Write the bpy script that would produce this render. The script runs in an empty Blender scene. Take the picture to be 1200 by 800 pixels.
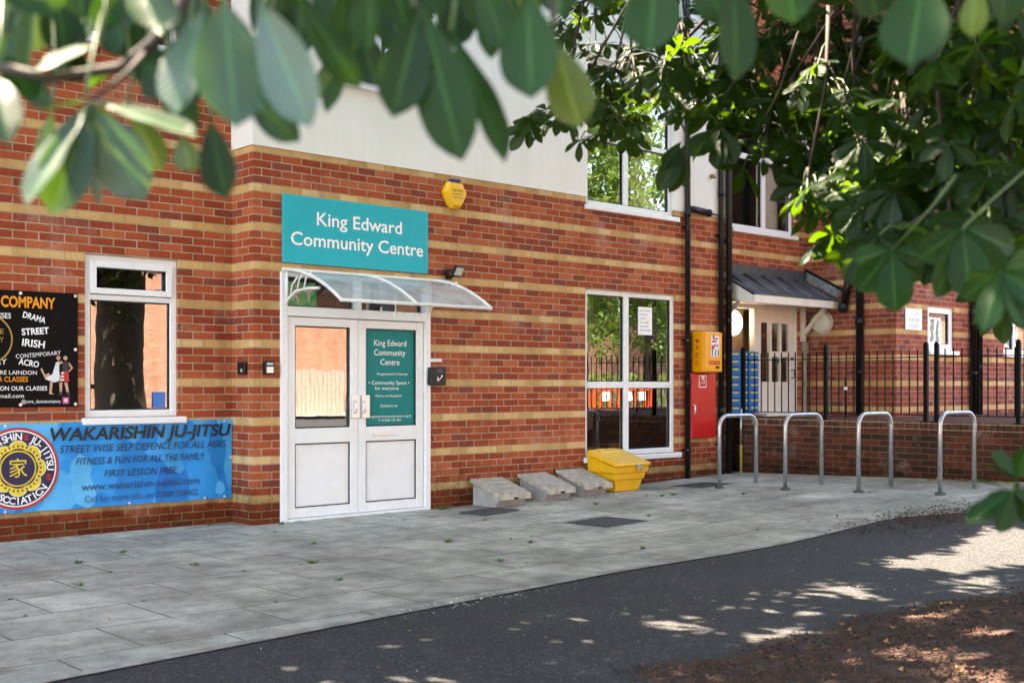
import bpy, bmesh, math, random
import numpy as np
from mathutils import Vector, Matrix
R = math.radians
random.seed(7); rng = np.random.default_rng(11)
S = bpy.context.scene
COL = S.collection

# ------------------------------------------------------------------ camera, sky, sun, exposure
FWD = Vector((.67803, .73503, 0)); RGT = Vector((.73503, -.67803, 0)); UP = Vector((0, 0, 1))
CAM = Vector((-5.82, -9.96, 1.324))
cd = bpy.data.cameras.new('camera'); cam = bpy.data.objects.new('camera', cd); COL.objects.link(cam)
cam.location = CAM
cam.rotation_euler = FWD.to_track_quat('-Z', 'Y').to_euler()
cd.sensor_width = 36; cd.lens = 1380 / 1200 * 36; cd.shift_y = 51 / 1200
cd.clip_start = .05; cd.clip_end = 600
cd.dof.use_dof = True; cd.dof.focus_distance = 12.8; cd.dof.aperture_fstop = 3.4
S.camera = cam
SUN = Vector((-.35, .94, 0)).normalized() * math.cos(R(62)) + Vector((0, 0, math.sin(R(62))))
w = bpy.data.worlds.new('World'); S.world = w; w.use_nodes = True
nt = w.node_tree; sky = nt.nodes.new('ShaderNodeTexSky'); sky.sky_type = 'NISHITA'; sky.sun_disc = False
sky.sun_elevation = R(62); sky.sun_rotation = math.atan2(SUN.x, SUN.y)
nt.links.new(sky.outputs[0], nt.nodes['Background'].inputs[0]); nt.nodes['Background'].inputs[1].default_value = .15
ld = bpy.data.lights.new('sun', 'SUN'); ld.energy = 4.6; ld.angle = R(.53); ld.color = (1, .94, .85)
lo = bpy.data.objects.new('sun', ld); COL.objects.link(lo); lo.location = (0, 0, 30)
lo.rotation_euler = (-SUN).to_track_quat('-Z', 'Y').to_euler()
S.view_settings.view_transform = 'Standard'; S.view_settings.look = 'None'; S.view_settings.gamma = 1
S.view_settings.exposure = 3.6
S.view_settings.use_white_balance = True; S.view_settings.white_balance_temperature = 7800; S.view_settings.white_balance_tint = 13
S.cycles.max_bounces = 8; S.cycles.transparent_max_bounces = 12

# ------------------------------------------------------------------ materials
MATS = {}
def newmat(n):
    m = bpy.data.materials.new(n); m.use_nodes = True
    MATS[n] = m
    return m, m.node_tree.nodes, m.node_tree.links, m.node_tree.nodes['Principled BSDF']
def ramp(N, stops, interp='LINEAR'):
    r = N.new('ShaderNodeValToRGB'); cr = r.color_ramp; cr.interpolation = interp
    while len(cr.elements) > 1: cr.elements.remove(cr.elements[-1])
    cr.elements[0].position = stops[0][0]; cr.elements[0].color = (*stops[0][1], 1)
    for p, c in stops[1:]:
        e = cr.elements.new(p); e.color = (*c, 1)
    return r
def math_n(N, L, op, a, b=None):
    m = N.new('ShaderNodeMath'); m.operation = op
    for i, v in enumerate((a, b)):
        if v is None: continue
        if isinstance(v, (int, float)): m.inputs[i].default_value = v
        else: L.new(v, m.inputs[i])
    return m.outputs[0]
def mixc(N, L, fac, a, b, mode='MIX'):
    m = N.new('ShaderNodeMix'); m.data_type = 'RGBA'; m.blend_type = mode
    for s, v in ((m.inputs['Factor'], fac), (m.inputs['A'], a), (m.inputs['B'], b)):
        if isinstance(v, (int, float)): s.default_value = v
        elif isinstance(v, tuple): s.default_value = (*v, 1) if len(v) == 3 else v
        else: L.new(v, s)
    return m.outputs['Result']
def noise(N, L, vec, scale, detail=4, rough=.55):
    n = N.new('ShaderNodeTexNoise'); n.inputs['Scale'].default_value = scale
    n.inputs['Detail'].default_value = detail; n.inputs['Roughness'].default_value = rough
    L.new(vec, n.inputs['Vector']); return n.outputs['Fac']
def world_pos(N): return N.new('ShaderNodeNewGeometry').outputs['Position']
def plain(n, col, rough=.5, metal=0, var=.12, scale=6, bump=.0, bscale=60, spec=.5, alpha=None):
    """painted or moulded surface: colour wanders a little, optional fine bump"""
    m, N, L, P = newmat(n)
    pos = world_pos(N)
    nz = noise(N, L, pos, scale)
    r = ramp(N, [(.3, tuple(c * (1 - var) for c in col)), (.7, tuple(min(1, c * (1 + var * .6)) for c in col))])
    L.new(nz, r.inputs[0]); L.new(r.outputs[0], P.inputs['Base Color'])
    P.inputs['Roughness'].default_value = rough; P.inputs['Metallic'].default_value = metal
    P.inputs['Specular IOR Level'].default_value = spec
    if bump:
        b = N.new('ShaderNodeBump'); b.inputs['Strength'].default_value = bump; b.inputs['Distance'].default_value = .01
        L.new(noise(N, L, pos, bscale), b.inputs['Height']); L.new(b.outputs[0], P.inputs['Normal'])
    return m
def glow(n, col, strength):
    m, N, L, P = newmat(n)
    P.inputs['Base Color'].default_value = (*col, 1); P.inputs['Emission Color'].default_value = (*col, 1)
    P.inputs['Emission Strength'].default_value = strength; return m

def brick(n, reds, bands=True, mortar=(.42, .33, .22), grime=True, bloom=.5, top=3.66):
    m, N, L, P = newmat(n)
    pos = world_pos(N); sx = N.new('ShaderNodeSeparateXYZ'); L.new(pos, sx.inputs[0])
    u = math_n(N, L, 'ADD', math_n(N, L, 'ADD', sx.outputs[0], sx.outputs[1]), 300.06)
    v = math_n(N, L, 'ADD', sx.outputs[2], 37.5 - 3.26)
    # a little waviness so the courses are not ruler-straight
    wob = math_n(N, L, 'MULTIPLY', math_n(N, L, 'SUBTRACT', noise(N, L, pos, 2.2, 2), .5), .006)
    v2 = math_n(N, L, 'ADD', v, wob)
    cx = N.new('ShaderNodeCombineXYZ'); L.new(u, cx.inputs[0]); L.new(v2, cx.inputs[1])
    bt = N.new('ShaderNodeTexBrick'); L.new(cx.outputs[0], bt.inputs['Vector'])
    bt.offset = .5; bt.squash = 1
    for k, val in (('Scale', 1), ('Mortar Size', .0055), ('Mortar Smooth', .15), ('Bias', 0), ('Brick Width', .225), ('Row Height', .075)):
        bt.inputs[k].default_value = val
    bt.inputs['Color1'].default_value = (0, 0, 0, 1); bt.inputs['Color2'].default_value = (1, 1, 1, 1); bt.inputs['Mortar'].default_value = (.5, .5, .5, 1)
    k = len(reds)
    rr = ramp(N, [(i / k, c) for i, c in enumerate(reds)], 'CONSTANT'); L.new(bt.outputs['Color'], rr.inputs[0])
    fine = noise(N, L, pos, 45, 5, .65); mid = noise(N, L, pos, 9, 3)
    col = mixc(N, L, .45, rr.outputs[0], mixc(N, L, 1, rr.outputs[0], ramp_out(N, L, fine, [(.3, (.45, .42, .42)), (.72, (1.3, 1.22, 1.2))]), 'MULTIPLY'))
    if bands:
        row = math_n(N, L, 'FLOOR', math_n(N, L, 'DIVIDE', v2, .075))
        isb = math_n(N, L, 'COMPARE', math_n(N, L, 'MODULO', row, 5), 4); isb.node.inputs[2].default_value = .2
        isb = math_n(N, L, 'MULTIPLY', isb, math_n(N, L, 'LESS_THAN', sx.outputs[2], top))
        bf = ramp(N, [(0, (.58, .35, .14)), (.33, (.64, .40, .17)), (.6, (.53, .31, .12)), (.85, (.67, .44, .21))], 'CONSTANT'); L.new(bt.outputs['Color'], bf.inputs[0])
        bcol = mixc(N, L, .4, bf.outputs[0], mixc(N, L, 1, bf.outputs[0], ramp_out(N, L, fine, [(.3, (.6, .55, .5)), (.7, (1.2, 1.2, 1.2))]), 'MULTIPLY'))
        col = mixc(N, L, isb, col, bcol)
    if bloom:   # pale salt bloom in irregular drifts
        bl = math_n(N, L, 'MULTIPLY', ramp_out(N, L, noise(N, L, pos, 1.7, 5, .6), [(.58, (0, 0, 0)), (.72, (1, 1, 1))]), bloom)
        bl = math_n(N, L, 'MULTIPLY', bl, ramp_out(N, L, fine, [(.35, (.2,) * 3), (.65, (1,) * 3)]))
        col = mixc(N, L, bl, col, (.52, .40, .36))
    mcol = mixc(N, L, 1, mortar, ramp_out(N, L, mid, [(.3, (.72, .7, .68)), (.7, (1.12, 1.1, 1.08))]), 'MULTIPLY')
    col = mixc(N, L, bt.outputs['Fac'], col, mcol)
    if grime:   # splash-back dirt and algae on the lowest courses
        g = math_n(N, L, 'MULTIPLY', math_n(N, L, 'SUBTRACT', .72, math_n(N, L, 'ADD', math_n(N, L, 'MULTIPLY', sx.outputs[2], 1.0), math_n(N, L, 'MULTIPLY', mid, .5))), 2.6)
        gn = N.new('ShaderNodeClamp'); L.new(g, gn.inputs[0])
        col = mixc(N, L, math_n(N, L, 'MULTIPLY', gn.outputs[0], .9), col, mixc(N, L, 1, col, (.30, .28, .20), 'MULTIPLY'))
    mp = N.new('ShaderNodeMapping'); mp.inputs['Scale'].default_value = (2.2, 2.2, .28); L.new(pos, mp.inputs[0])
    stv = ramp_out(N, L, noise(N, L, mp.outputs[0], 2.0, 6, .65), [(.50, (0,) * 3), (.72, (.6,) * 3)])
    col = mixc(N, L, stv, col, mixc(N, L, 1, col, (.58, .52, .47), 'MULTIPLY'))
    L.new(col, P.inputs['Base Color']); P.inputs['Roughness'].default_value = .82
    P.inputs['Specular IOR Level'].default_value = .12
    h = math_n(N, L, 'ADD', math_n(N, L, 'MULTIPLY', math_n(N, L, 'SUBTRACT', 1, bt.outputs['Fac']), .8), math_n(N, L, 'MULTIPLY', fine, .35))
    b = N.new('ShaderNodeBump'); b.inputs['Strength'].default_value = .7; b.inputs['Distance'].default_value = .008
    L.new(h, b.inputs['Height']); L.new(b.outputs[0], P.inputs['Normal'])
    return m
def ramp_out(N, L, fac, stops):
    r = ramp(N, stops); L.new(fac, r.inputs[0]); return r.outputs[0]

REDS = [(.35, .070, .028), (.41, .092, .036), (.29, .055, .027), (.43, .105, .042), (.25, .062, .038), (.37, .078, .032), (.46, .125, .055), (.31, .06, .026)]
M_brick = brick('red_brick', REDS)
M_brick2 = brick('wing_brick', [(.31, .068, .038), (.26, .055, .034), (.35, .085, .046), (.22, .058, .044), (.30, .066, .036), (.36, .10, .06)], mortar=(.36, .29, .21), bloom=.55)
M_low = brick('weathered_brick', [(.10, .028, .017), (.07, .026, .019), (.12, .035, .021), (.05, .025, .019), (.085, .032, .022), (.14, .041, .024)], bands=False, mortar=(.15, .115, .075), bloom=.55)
M_far = brick('opposite_brick', [(.35, .175, .115), (.30, .15, .10), (.39, .20, .135), (.33, .165, .11)], bands=False, grime=False, bloom=0)
M_upvc = plain('white_upvc', (.78, .79, .80), .28, var=.05)
M_white = plain('white_paint', (.74, .73, .70), .45, var=.06)
M_cream = plain('cream_timber', (.72, .67, .59), .5, var=.1)
M_render = None
def mk_render():
    m, N, L, P = newmat('white_render'); pos = world_pos(N)
    sx = N.new('ShaderNodeMapping'); sx.inputs['Scale'].default_value = (3, 3, .35); L.new(pos, sx.inputs[0])
    streak = noise(N, L, sx.outputs[0], 2.2, 5, .6); blot = noise(N, L, pos, 1.1, 4)
    c = mixc(N, L, 1, ramp_out(N, L, streak, [(.3, (.79, .78, .75)), (.65, (.84, .83, .80))]), ramp_out(N, L, blot, [(.3, (.93, .92, .90)), (.7, (1, 1, 1))]), 'MULTIPLY')
    L.new(c, P.inputs['Base Color']); P.inputs['Roughness'].default_value = .9
    b = N.new('ShaderNodeBump'); b.inputs['Strength'].default_value = .25; b.inputs['Distance'].default_value = .004
    L.new(noise(N, L, pos, 220, 3), b.inputs['Height']); L.new(b.outputs[0], P.inputs['Normal']); return m
M_render = mk_render()
M_black = plain('black_plastic', (.008, .008, .010), .38, var=.3, spec=.35)
M_iron = plain('black_iron', (.004, .004, .0045), .55, var=.3, bump=.1, bscale=90, spec=.12)
M_galv = plain('galvanised_steel', (.46, .49, .52), .38, .85, var=.25, scale=25, bump=.08, bscale=80)
M_alu = plain('aluminium_trim', (.72, .73, .74), .3, .5, var=.06)
M_teal = plain('teal_sign_face', (.0, .40, .47), .5, var=.03, spec=.15)
M_tealfilm = plain('teal_film', (.0, .20, .195), .3, var=.04, spec=.1)
M_letter = plain('white_vinyl', (.85, .85, .85), .4, var=.02)
M_dimletter = plain('frosted_vinyl', (.42, .52, .52), .5, var=.02)
M_ink = plain('black_ink', (.008, .008, .012), .4, var=.05)
M_ink2 = plain('navy_ink', (.01, .05, .13), .4, var=.05)
M_yellow = plain('yellow_polyethylene', (.80, .42, .012), .42, var=.1, scale=9, bump=.12, bscale=120)
M_aed = plain('yellow_enamel', (.86, .34, .004), .3, var=.04)
M_alarm = plain('yellow_housing', (.85, .46, .012), .35, var=.05)
M_red = plain('red_enamel', (.55, .012, .012), .3, var=.1, scale=3)
M_redink = plain('red_print', (.5, .02, .015), .4, var=.03)
M_conc = plain('pale_concrete', (.40, .35, .28), .9, var=.35, scale=14, bump=.5, bscale=90)
M_conc2 = plain('grey_concrete', (.36, .33, .32), .9, var=.22, scale=8, bump=.3, bscale=90)
M_lead = plain('lead_sheet', (.085, .092, .105), .42, .25, var=.35, scale=5)
M_leadl = plain('weathered_lead', (.22, .26, .30), .6, .1, var=.6, scale=16)
M_steel = plain('cast_iron_cover', (.075, .08, .085), .55, .4, var=.4, scale=18, bump=.4, bscale=120)
M_green = plain('green_sign_face', (.0, .55, .16), .4, var=.02)
M_mail = plain('blue_enamel', (.006, .16, .50), .3, var=.08)
M_mailtag = plain('yellow_tag', (.78, .72, .05), .4, var=.05)
M_room = plain('room_wall', (.10, .11, .10), .9)
M_roomg = plain('dark_green_wall', (.006, .035, .024), .8)
M_brown = plain('brown_board', (.26, .16, .08), .6, var=.15)
M_curtain = plain('beige_curtain', (.45, .41, .33), .9, var=.1)
M_purple = plain('purple_fabric', (.055, .02, .07), .8)
M_tile = plain('roof_tile', (.16, .08, .055), .85, var=.3, bump=.4, bscale=20)
M_bark = plain('bark', (.15, .12, .09), .95, var=.5, scale=14, bump=1, bscale=26)
M_twig = plain('twig_bark', (.03, .018, .011), .8, var=.3, scale=30)
M_petiole = plain('green_stalk', (.05, .085, .015), .5, var=.2, scale=30)
M_orange = plain('orange_plastic', (.9, .10, .02), .4)
M_opal = plain('opal_diffuser', (.60, .60, .53), .35, var=.04)
M_litopal = glow('lit_diffuser', (1, .90, .74), .9)
M_wood = plain('fence_board', (.38, .30, .24), .85, var=.3, scale=10)

def mk_banner():
    m, N, L, P = newmat('blue_banner'); pos = world_pos(N)
    mp = N.new('ShaderNodeMapping'); mp.inputs['Rotation'].default_value = (0, R(28), 0); mp.inputs['Scale'].default_value = (2.2, 1, 1.3); L.new(pos, mp.inputs[0])
    v = N.new('ShaderNodeTexVoronoi'); v.inputs['Scale'].default_value = 1.6; v.distance = 'MANHATTAN'; L.new(mp.outputs[0], v.inputs['Vector'])
    sx = N.new('ShaderNodeSeparateXYZ'); L.new(v.outputs['Color'], sx.inputs[0])
    c = ramp_out(N, L, math_n(N, L, 'ADD', math_n(N, L, 'MULTIPLY', sx.outputs[0], .55), math_n(N, L, 'MULTIPLY', noise(N, L, pos, 1.3, 1), .5)), [(.2, (.0, .14, .50)), (.5, (.005, .27, .66)), (.8, (.09, .44, .76))])
    L.new(c, P.inputs['Base Color']); P.inputs['Roughness'].default_value = .4; P.inputs['Specular IOR Level'].default_value = .2
    b = N.new('ShaderNodeBump'); b.inputs['Strength'].default_value = .5; b.inputs['Distance'].default_value = .05
    L.new(noise(N, L, pos, 4, 3), b.inputs['Height']); L.new(b.outputs[0], P.inputs['Normal']); return m
M_banner = mk_banner()
M_blackban = plain('black_banner', (.004, .0035, .004), .5, var=.2, scale=3, spec=.12)

def mk_glass(n, base, ior=1.55, tint=(1, 1, 1)):
    m, N, L, P = newmat(n); N.remove(P)
    out = N['Material Output']
    tr = N.new('ShaderNodeBsdfTransparent'); tr.inputs[0].default_value = (*tint, 1)
    gl = N.new('ShaderNodeBsdfGlossy'); gl.inputs['Roughness'].default_value = .0; gl.inputs['Color'].default_value = (.95, .97, 1, 1)
    fr = N.new('ShaderNodeFresnel'); fr.inputs['IOR'].default_value = ior
    geo = N.new('ShaderNodeNewGeometry')
    b = N.new('ShaderNodeBump'); b.inputs['Strength'].default_value = .06; b.inputs['Distance'].default_value = .004
    L.new(noise(N, L, geo.outputs['Position'], 3.5, 2), b.inputs['Height']); L.new(b.outputs[0], gl.inputs['Normal'])
    mx = N.new('ShaderNodeMixShader'); L.new(math_n(N, L, 'ADD', fr.outputs[0], base), mx.inputs[0])
    L.new(tr.outputs[0], mx.inputs[1]); L.new(gl.outputs[0], mx.inputs[2]); L.new(mx.outputs[0], out.inputs[0]); return m
M_glass = mk_glass('window_glass', .20)
M_glass2 = mk_glass('coated_glass', .24)
M_glass3 = mk_glass('filmed_glass', .02, 1.45)
def mk_acrylic():
    m, N, L, P = newmat('canopy_polycarbonate')
    out = N['Material Output']; tr = N.new('ShaderNodeBsdfTransparent'); tr.inputs[0].default_value = (.80, .84, .84, 1)
    P.inputs['Base Color'].default_value = (.62, .64, .63, 1); P.inputs['Roughness'].default_value = .18
    pos = world_pos(N); mx = N.new('ShaderNodeMixShader')
    L.new(ramp_out(N, L, noise(N, L, pos, 7, 4), [(.3, (.45,) * 3), (.75, (.68,) * 3)]), mx.inputs[0])
    L.new(tr.outputs[0], mx.inputs[1]); L.new(P.outputs[0], mx.inputs[2]); L.new(mx.outputs[0], out.inputs[0]); return m
M_acryl = mk_acrylic()

def mk_leaf(n, dark, light, trans, tw=.42):
    m, N, L, P = newmat(n); out = N['Material Output']
    uv = N.new('ShaderNodeUVMap').outputs[0]; s = N.new('ShaderNodeSeparateXYZ'); L.new(uv, s.inputs[0])
    across = math_n(N, L, 'ABSOLUTE', s.outputs[1])
    rid = math_n(N, L, 'ABSOLUTE', math_n(N, L, 'SUBTRACT', math_n(N, L, 'MODULO', math_n(N, L, 'SUBTRACT', math_n(N, L, 'MULTIPLY', s.outputs[0], 14), math_n(N, L, 'MULTIPLY', across, 3)), 1), .5))
    side = ramp_out(N, L, rid, [(.0, (1,) * 3), (.10, (0,) * 3)])
    midr = ramp_out(N, L, across, [(.03, (1,) * 3), (.09, (0,) * 3)])
    vein = math_n(N, L, 'MAXIMUM', math_n(N, L, 'MULTIPLY', side, .4), midr)
    g = N.new('ShaderNodeObjectInfo'); pos = world_pos(N)
    base = ramp_out(N, L, noise(N, L, pos, 4, 3), [(.32, dark), (.68, light)])
    c = mixc(N, L, vein, base, tuple(min(1, x * 2.4 + .008) for x in light))
    L.new(c, P.inputs['Base Color']); P.inputs['Roughness'].default_value = .36; P.inputs['Specular IOR Level'].default_value = .42
    b = N.new('ShaderNodeBump'); b.inputs['Strength'].default_value = .5; b.inputs['Distance'].default_value = .004
    L.new(rid, b.inputs['Height']); L.new(b.outputs[0], P.inputs['Normal'])
    t = N.new('ShaderNodeBsdfTranslucent'); L.new(mixc(N, L, math_n(N, L, 'MULTIPLY', vein, .5), trans, (.25, .4, .05)), t.inputs[0])
    mx = N.new('ShaderNodeMixShader'); mx.inputs[0].default_value = tw
    L.new(P.outputs[0], mx.inputs[1]); L.new(t.outputs[0], mx.inputs[2]); L.new(mx.outputs[0], out.inputs[0]); return m
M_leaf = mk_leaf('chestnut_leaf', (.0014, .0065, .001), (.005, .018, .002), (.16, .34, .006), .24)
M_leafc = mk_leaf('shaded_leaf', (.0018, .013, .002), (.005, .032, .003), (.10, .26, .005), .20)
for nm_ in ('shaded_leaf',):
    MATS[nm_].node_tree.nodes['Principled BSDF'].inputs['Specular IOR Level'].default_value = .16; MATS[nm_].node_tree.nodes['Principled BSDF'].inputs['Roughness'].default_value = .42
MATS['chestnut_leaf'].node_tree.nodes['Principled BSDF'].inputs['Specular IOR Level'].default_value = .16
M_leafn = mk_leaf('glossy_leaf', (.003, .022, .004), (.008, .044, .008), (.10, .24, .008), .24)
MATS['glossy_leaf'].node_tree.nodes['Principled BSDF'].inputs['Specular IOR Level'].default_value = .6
M_leafy = mk_leaf('backlit_leaf', (.045, .085, .008), (.08, .12, .012), (.24, .34, .02), .36)  # leaf copy with sun shining through from behind put into its yellow-green
M_far_leaf = mk_leaf('distant_leaf', (.05, .11, .02), (.14, .22, .04), (.20, .30, .03))

def mk_pave():
    m, N, L, P = newmat('concrete_paving'); pos = world_pos(N)
    mp = N.new('ShaderNodeMapping'); mp.inputs['Location'].default_value = (100.3, 60.02, 0); L.new(pos, mp.inputs[0])
    bt = N.new('ShaderNodeTexBrick'); L.new(mp.outputs[0], bt.inputs['Vector']); bt.offset = .5
    for k, val in (('Scale', 1), ('Mortar Size', .007), ('Mortar Smooth', .4), ('Bias', 0), ('Brick Width', .9), ('Row Height', .6)): bt.inputs[k].default_value = val
    bt.inputs['Color1'].default_value = (0, 0, 0, 1); bt.inputs['Color2'].default_value = (1, 1, 1, 1)
    slab = ramp_out(N, L, bt.outputs['Color'], [(0, (.36, .338, .29)), (.5, (.415, .39, .335)), (1, (.465, .437, .375))])
    big = noise(N, L, pos, .9, 5, .65); fine = noise(N, L, pos, 60, 5, .7); midn = noise(N, L, pos, 5, 5, .65)
    c = mixc(N, L, 1, slab, ramp_out(N, L, big, [(.3, (.55, .54, .53)), (.5, (.92, .92, .91)), (.7, (1.35, 1.35, 1.35))]), 'MULTIPLY')
    c = mixc(N, L, 1, c, ramp_out(N, L, midn, [(.32, (.66, .66, .66)), (.55, (1.0, 1.0, 1.0)), (.72, (1.2, 1.2, 1.2))]), 'MULTIPLY')
    c = mixc(N, L, 1, c, ramp_out(N, L, fine, [(.3, (.72,) * 3), (.7, (1.18,) * 3)]), 'MULTIPLY')
    jn = noise(N, L, pos, 2.5, 3)
    c = mixc(N, L, math_n(N, L, 'MULTIPLY', bt.outputs['Fac'], ramp_out(N, L, jn, [(.34, (.5,) * 3), (.52, (1,) * 3)])), c, (.055, .05, .04))
    gv = N.new('ShaderNodeTexVoronoi'); gv.inputs['Scale'].default_value = 3.1; L.new(pos, gv.inputs['Vector'])
    gum = math_n(N, L, 'LESS_THAN', gv.outputs['Distance'], .075)
    gs = N.new('ShaderNodeSeparateXYZ'); L.new(gv.outputs['Color'], gs.inputs[0])
    c = mixc(N, L, math_n(N, L, 'MULTIPLY', math_n(N, L, 'MULTIPLY', gum, .55), math_n(N, L, 'GREATER_THAN', gs.outputs[0], .45)), c, mixc(N, L, math_n(N, L, 'GREATER_THAN', gs.outputs[1], .6), (.13, .12, .11), (.6, .58, .53)))
    st = ramp_out(N, L, noise(N, L, pos, 1.6, 7, .72), [(.54, (0,) * 3), (.66, (.5,) * 3)])
    c = mixc(N, L, st, c, mixc(N, L, 1, c, (.50, .45, .38), 'MULTIPLY'))
    L.new(c, P.inputs['Base Color']); P.inputs['Roughness'].default_value = .75
    h = math_n(N, L, 'ADD', math_n(N, L, 'MULTIPLY', math_n(N, L, 'SUBTRACT', 1, bt.outputs['Fac']), .7), math_n(N, L, 'MULTIPLY', fine, .4))
    b = N.new('ShaderNodeBump'); b.inputs['Strength'].default_value = .6; b.inputs['Distance'].default_value = .006
    L.new(h, b.inputs['Height']); L.new(b.outputs[0], P.inputs['Normal']); return m
M_pave = mk_pave()
def mk_tarmac():
    m, N, L, P = newmat('tarmac'); pos = world_pos(N)
    v = N.new('ShaderNodeTexVoronoi'); v.inputs['Scale'].default_value = 110; L.new(pos, v.inputs['Vector'])
    sx = N.new('ShaderNodeSeparateXYZ'); L.new(v.outputs['Color'], sx.inputs[0])
    c = ramp_out(N, L, sx.outputs[0], [(0, (.011, .0112, .012)), (.72, (.022, .0218, .0226)), (.92, (.045, .044, .043)), (1, (.13, .125, .12))])
    c = mixc(N, L, 1, c, ramp_out(N, L, noise(N, L, pos, .8, 5, .6), [(.3, (.75,) * 3), (.7, (1.25, 1.22, 1.2))]), 'MULTIPLY')
    dust = ramp_out(N, L, noise(N, L, pos, 3.3, 6, .7), [(.55, (0,) * 3), (.8, (.55,) * 3)])
    c = mixc(N, L, dust, c, (.085, .072, .06))
    L.new(c, P.inputs['Base Color']); P.inputs['Roughness'].default_value = .85
    b = N.new('ShaderNodeBump'); b.inputs['Strength'].default_value = .8; b.inputs['Distance'].default_value = .004
    L.new(v.outputs['Distance'], b.inputs['Height']); L.new(b.outputs[0], P.inputs['Normal']); return m
M_tarmac = mk_tarmac()
M_mulch = plain('bark_mulch', (.055, .026, .015), .95, var=.6, scale=30, bump=1, bscale=70)
M_chip = plain('wood_chip', (.085, .032, .014), .9, var=.55, scale=12)
M_chip2 = plain('dry_leaf', (.36, .19, .05), .8, var=.4, scale=20)
M_grass = plain('weed_blade', (.06, .14, .02), .6, var=.3, scale=30)
M_earth = plain('earth', (.12, .10, .07), .95)

# ------------------------------------------------------------------ mesh helpers
ORG = {}
class MB:
    def __init__(s): s.v = []; s.f = []; s.uv = None
    def add(s, vs, fs):
        o = len(s.v); s.v += [tuple(p) for p in vs]; s.f += [tuple(i + o for i in f) for f in fs]; return s
    def box(s, x0, x1, y0, y1, z0, z1):
        return s.add([(x0, y0, z0), (x1, y0, z0), (x1, y1, z0), (x0, y1, z0), (x0, y0, z1), (x1, y0, z1), (x1, y1, z1), (x0, y1, z1)],
                     [(0, 3, 2, 1), (4, 5, 6, 7), (0, 1, 5, 4), (1, 2, 6, 5), (2, 3, 7, 6), (3, 0, 4, 7)])
    def hexa(s, b4, t4): # bottom ring, top ring (counter-clockwise from above)
        return s.add(list(b4) + list(t4), [(0, 3, 2, 1), (4, 5, 6, 7), (0, 1, 5, 4), (1, 2, 6, 5), (2, 3, 7, 6), (3, 0, 4, 7)])
    def bar(s, p, q, a, b, up=(0, 0, 1)):
        p = Vector(p); q = Vector(q); d = (q - p).normalized(); u = Vector(up)
        if abs(d.dot(u)) > .95: u = Vector((0, 1, 0))
        x = d.cross(u).normalized() * a / 2; y = x.cross(d).normalized() * b / 2
        return s.hexa([p - x - y, p + x - y, p + x + y, p - x + y], [q - x - y, q + x - y, q + x + y, q - x + y])
    def tube(s, pts, r, n=10, cap=True):
        pts = [Vector(p) for p in pts]; rs = r if isinstance(r, (list, tuple)) else [r] * len(pts)
        o = len(s.v); ref = None
        for i, p in enumerate(pts):
            d = (pts[min(i + 1, len(pts) - 1)] - pts[max(i - 1, 0)]).normalized()
            if ref is None: ref = d.orthogonal().normalized()
            x = (ref - d * ref.dot(d)).normalized(); ref = x; y = d.cross(x)
            for k in range(n):
                a = 2 * math.pi * k / n; s.v.append(tuple(p + (x * math.cos(a) + y * math.sin(a)) * rs[i]))
        for i in range(len(pts) - 1):
            for k in range(n):
                a = o + i * n + k; b = o + i * n + (k + 1) % n; s.f.append((a, b, b + n, a + n))
        if cap:
            s.f.append(tuple(o + k for k in reversed(range(n)))); e = o + (len(pts) - 1) * n; s.f.append(tuple(e + k for k in range(n)))
        return s
    def prism(s, poly, fn, d0, d1):
        """poly [(a,b)] extruded between depths d0 and d1; fn(a,b,d)->xyz"""
        n = len(poly)
        vs = [fn(a, b, d0) for a, b in poly] + [fn(a, b, d1) for a, b in poly]
        return s.add(vs, [tuple(range(n)), tuple(reversed(range(n, 2 * n)))] + [(i, i + n, (i + 1) % n + n, (i + 1) % n) for i in range(n)])
    def build(s, name, mat, parent=None, bevel=0, smooth=False, origin=None, seg=2):
        V = [Vector(p) for p in s.v]
        if parent is not None: base = ORG[parent.name]
        else: base = Vector((0, 0, 0))
        if origin is None:
            if parent is not None: o = base
            else:
                xs = [p.x for p in V]; ys = [p.y for p in V]; zs = [p.z for p in V]
                o = Vector(((min(xs) + max(xs)) / 2, (min(ys) + max(ys)) / 2, min(zs)))
        else: o = Vector(origin)
        me = bpy.data.meshes.new(name); me.from_pydata([tuple(p - o) for p in V], [], s.f)
        if s.uv:
            ul = me.uv_layers.new(name='UVMap'); lv = np.zeros(len(me.loops), dtype=np.int32); me.loops.foreach_get('vertex_index', lv)
            ul.data.foreach_set('uv', np.array(s.uv, dtype=np.float32)[lv].ravel())
        me.materials.append(mat); 
        ob = bpy.data.objects.new(name, me); COL.objects.link(ob)
        if not s.uv and len(s.f) > 1:
            bm = bmesh.new(); bm.from_mesh(me); bmesh.ops.recalc_face_normals(bm, faces=bm.faces); bm.to_mesh(me); bm.free()
        if smooth: me.polygons.foreach_set('use_smooth', [True] * len(me.polygons))
        me.update()
        ob.location = o - base
        if parent is not None: ob.parent = parent
        ORG[ob.name] = o
        if bevel:
            b = ob.modifiers.new('bevel', 'BEVEL'); b.width = bevel; b.segments = seg; b.limit_method = 'ANGLE'; b.angle_limit = R(40)
        return ob
def empty(name, loc):
    o = bpy.data.objects.new(name, None); COL.objects.link(o); o.location = loc; o.empty_display_size = .2
    ORG[o.name] = Vector(loc); return o
def tag(o, label=None, cat=None, group=None, kind=None):
    if label: o['label'] = label
    if cat: o['category'] = cat
    if group: o['group'] = group
    if kind: o['kind'] = kind
    return o
def copy_tree(o, parent=None):
    c = o.copy(); COL.objects.link(c)
    if parent is not None: c.parent = parent
    ORG[c.name] = ORG[o.name]
    for ch in list(o.children): copy_tree(ch, c)
    return c
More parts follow.
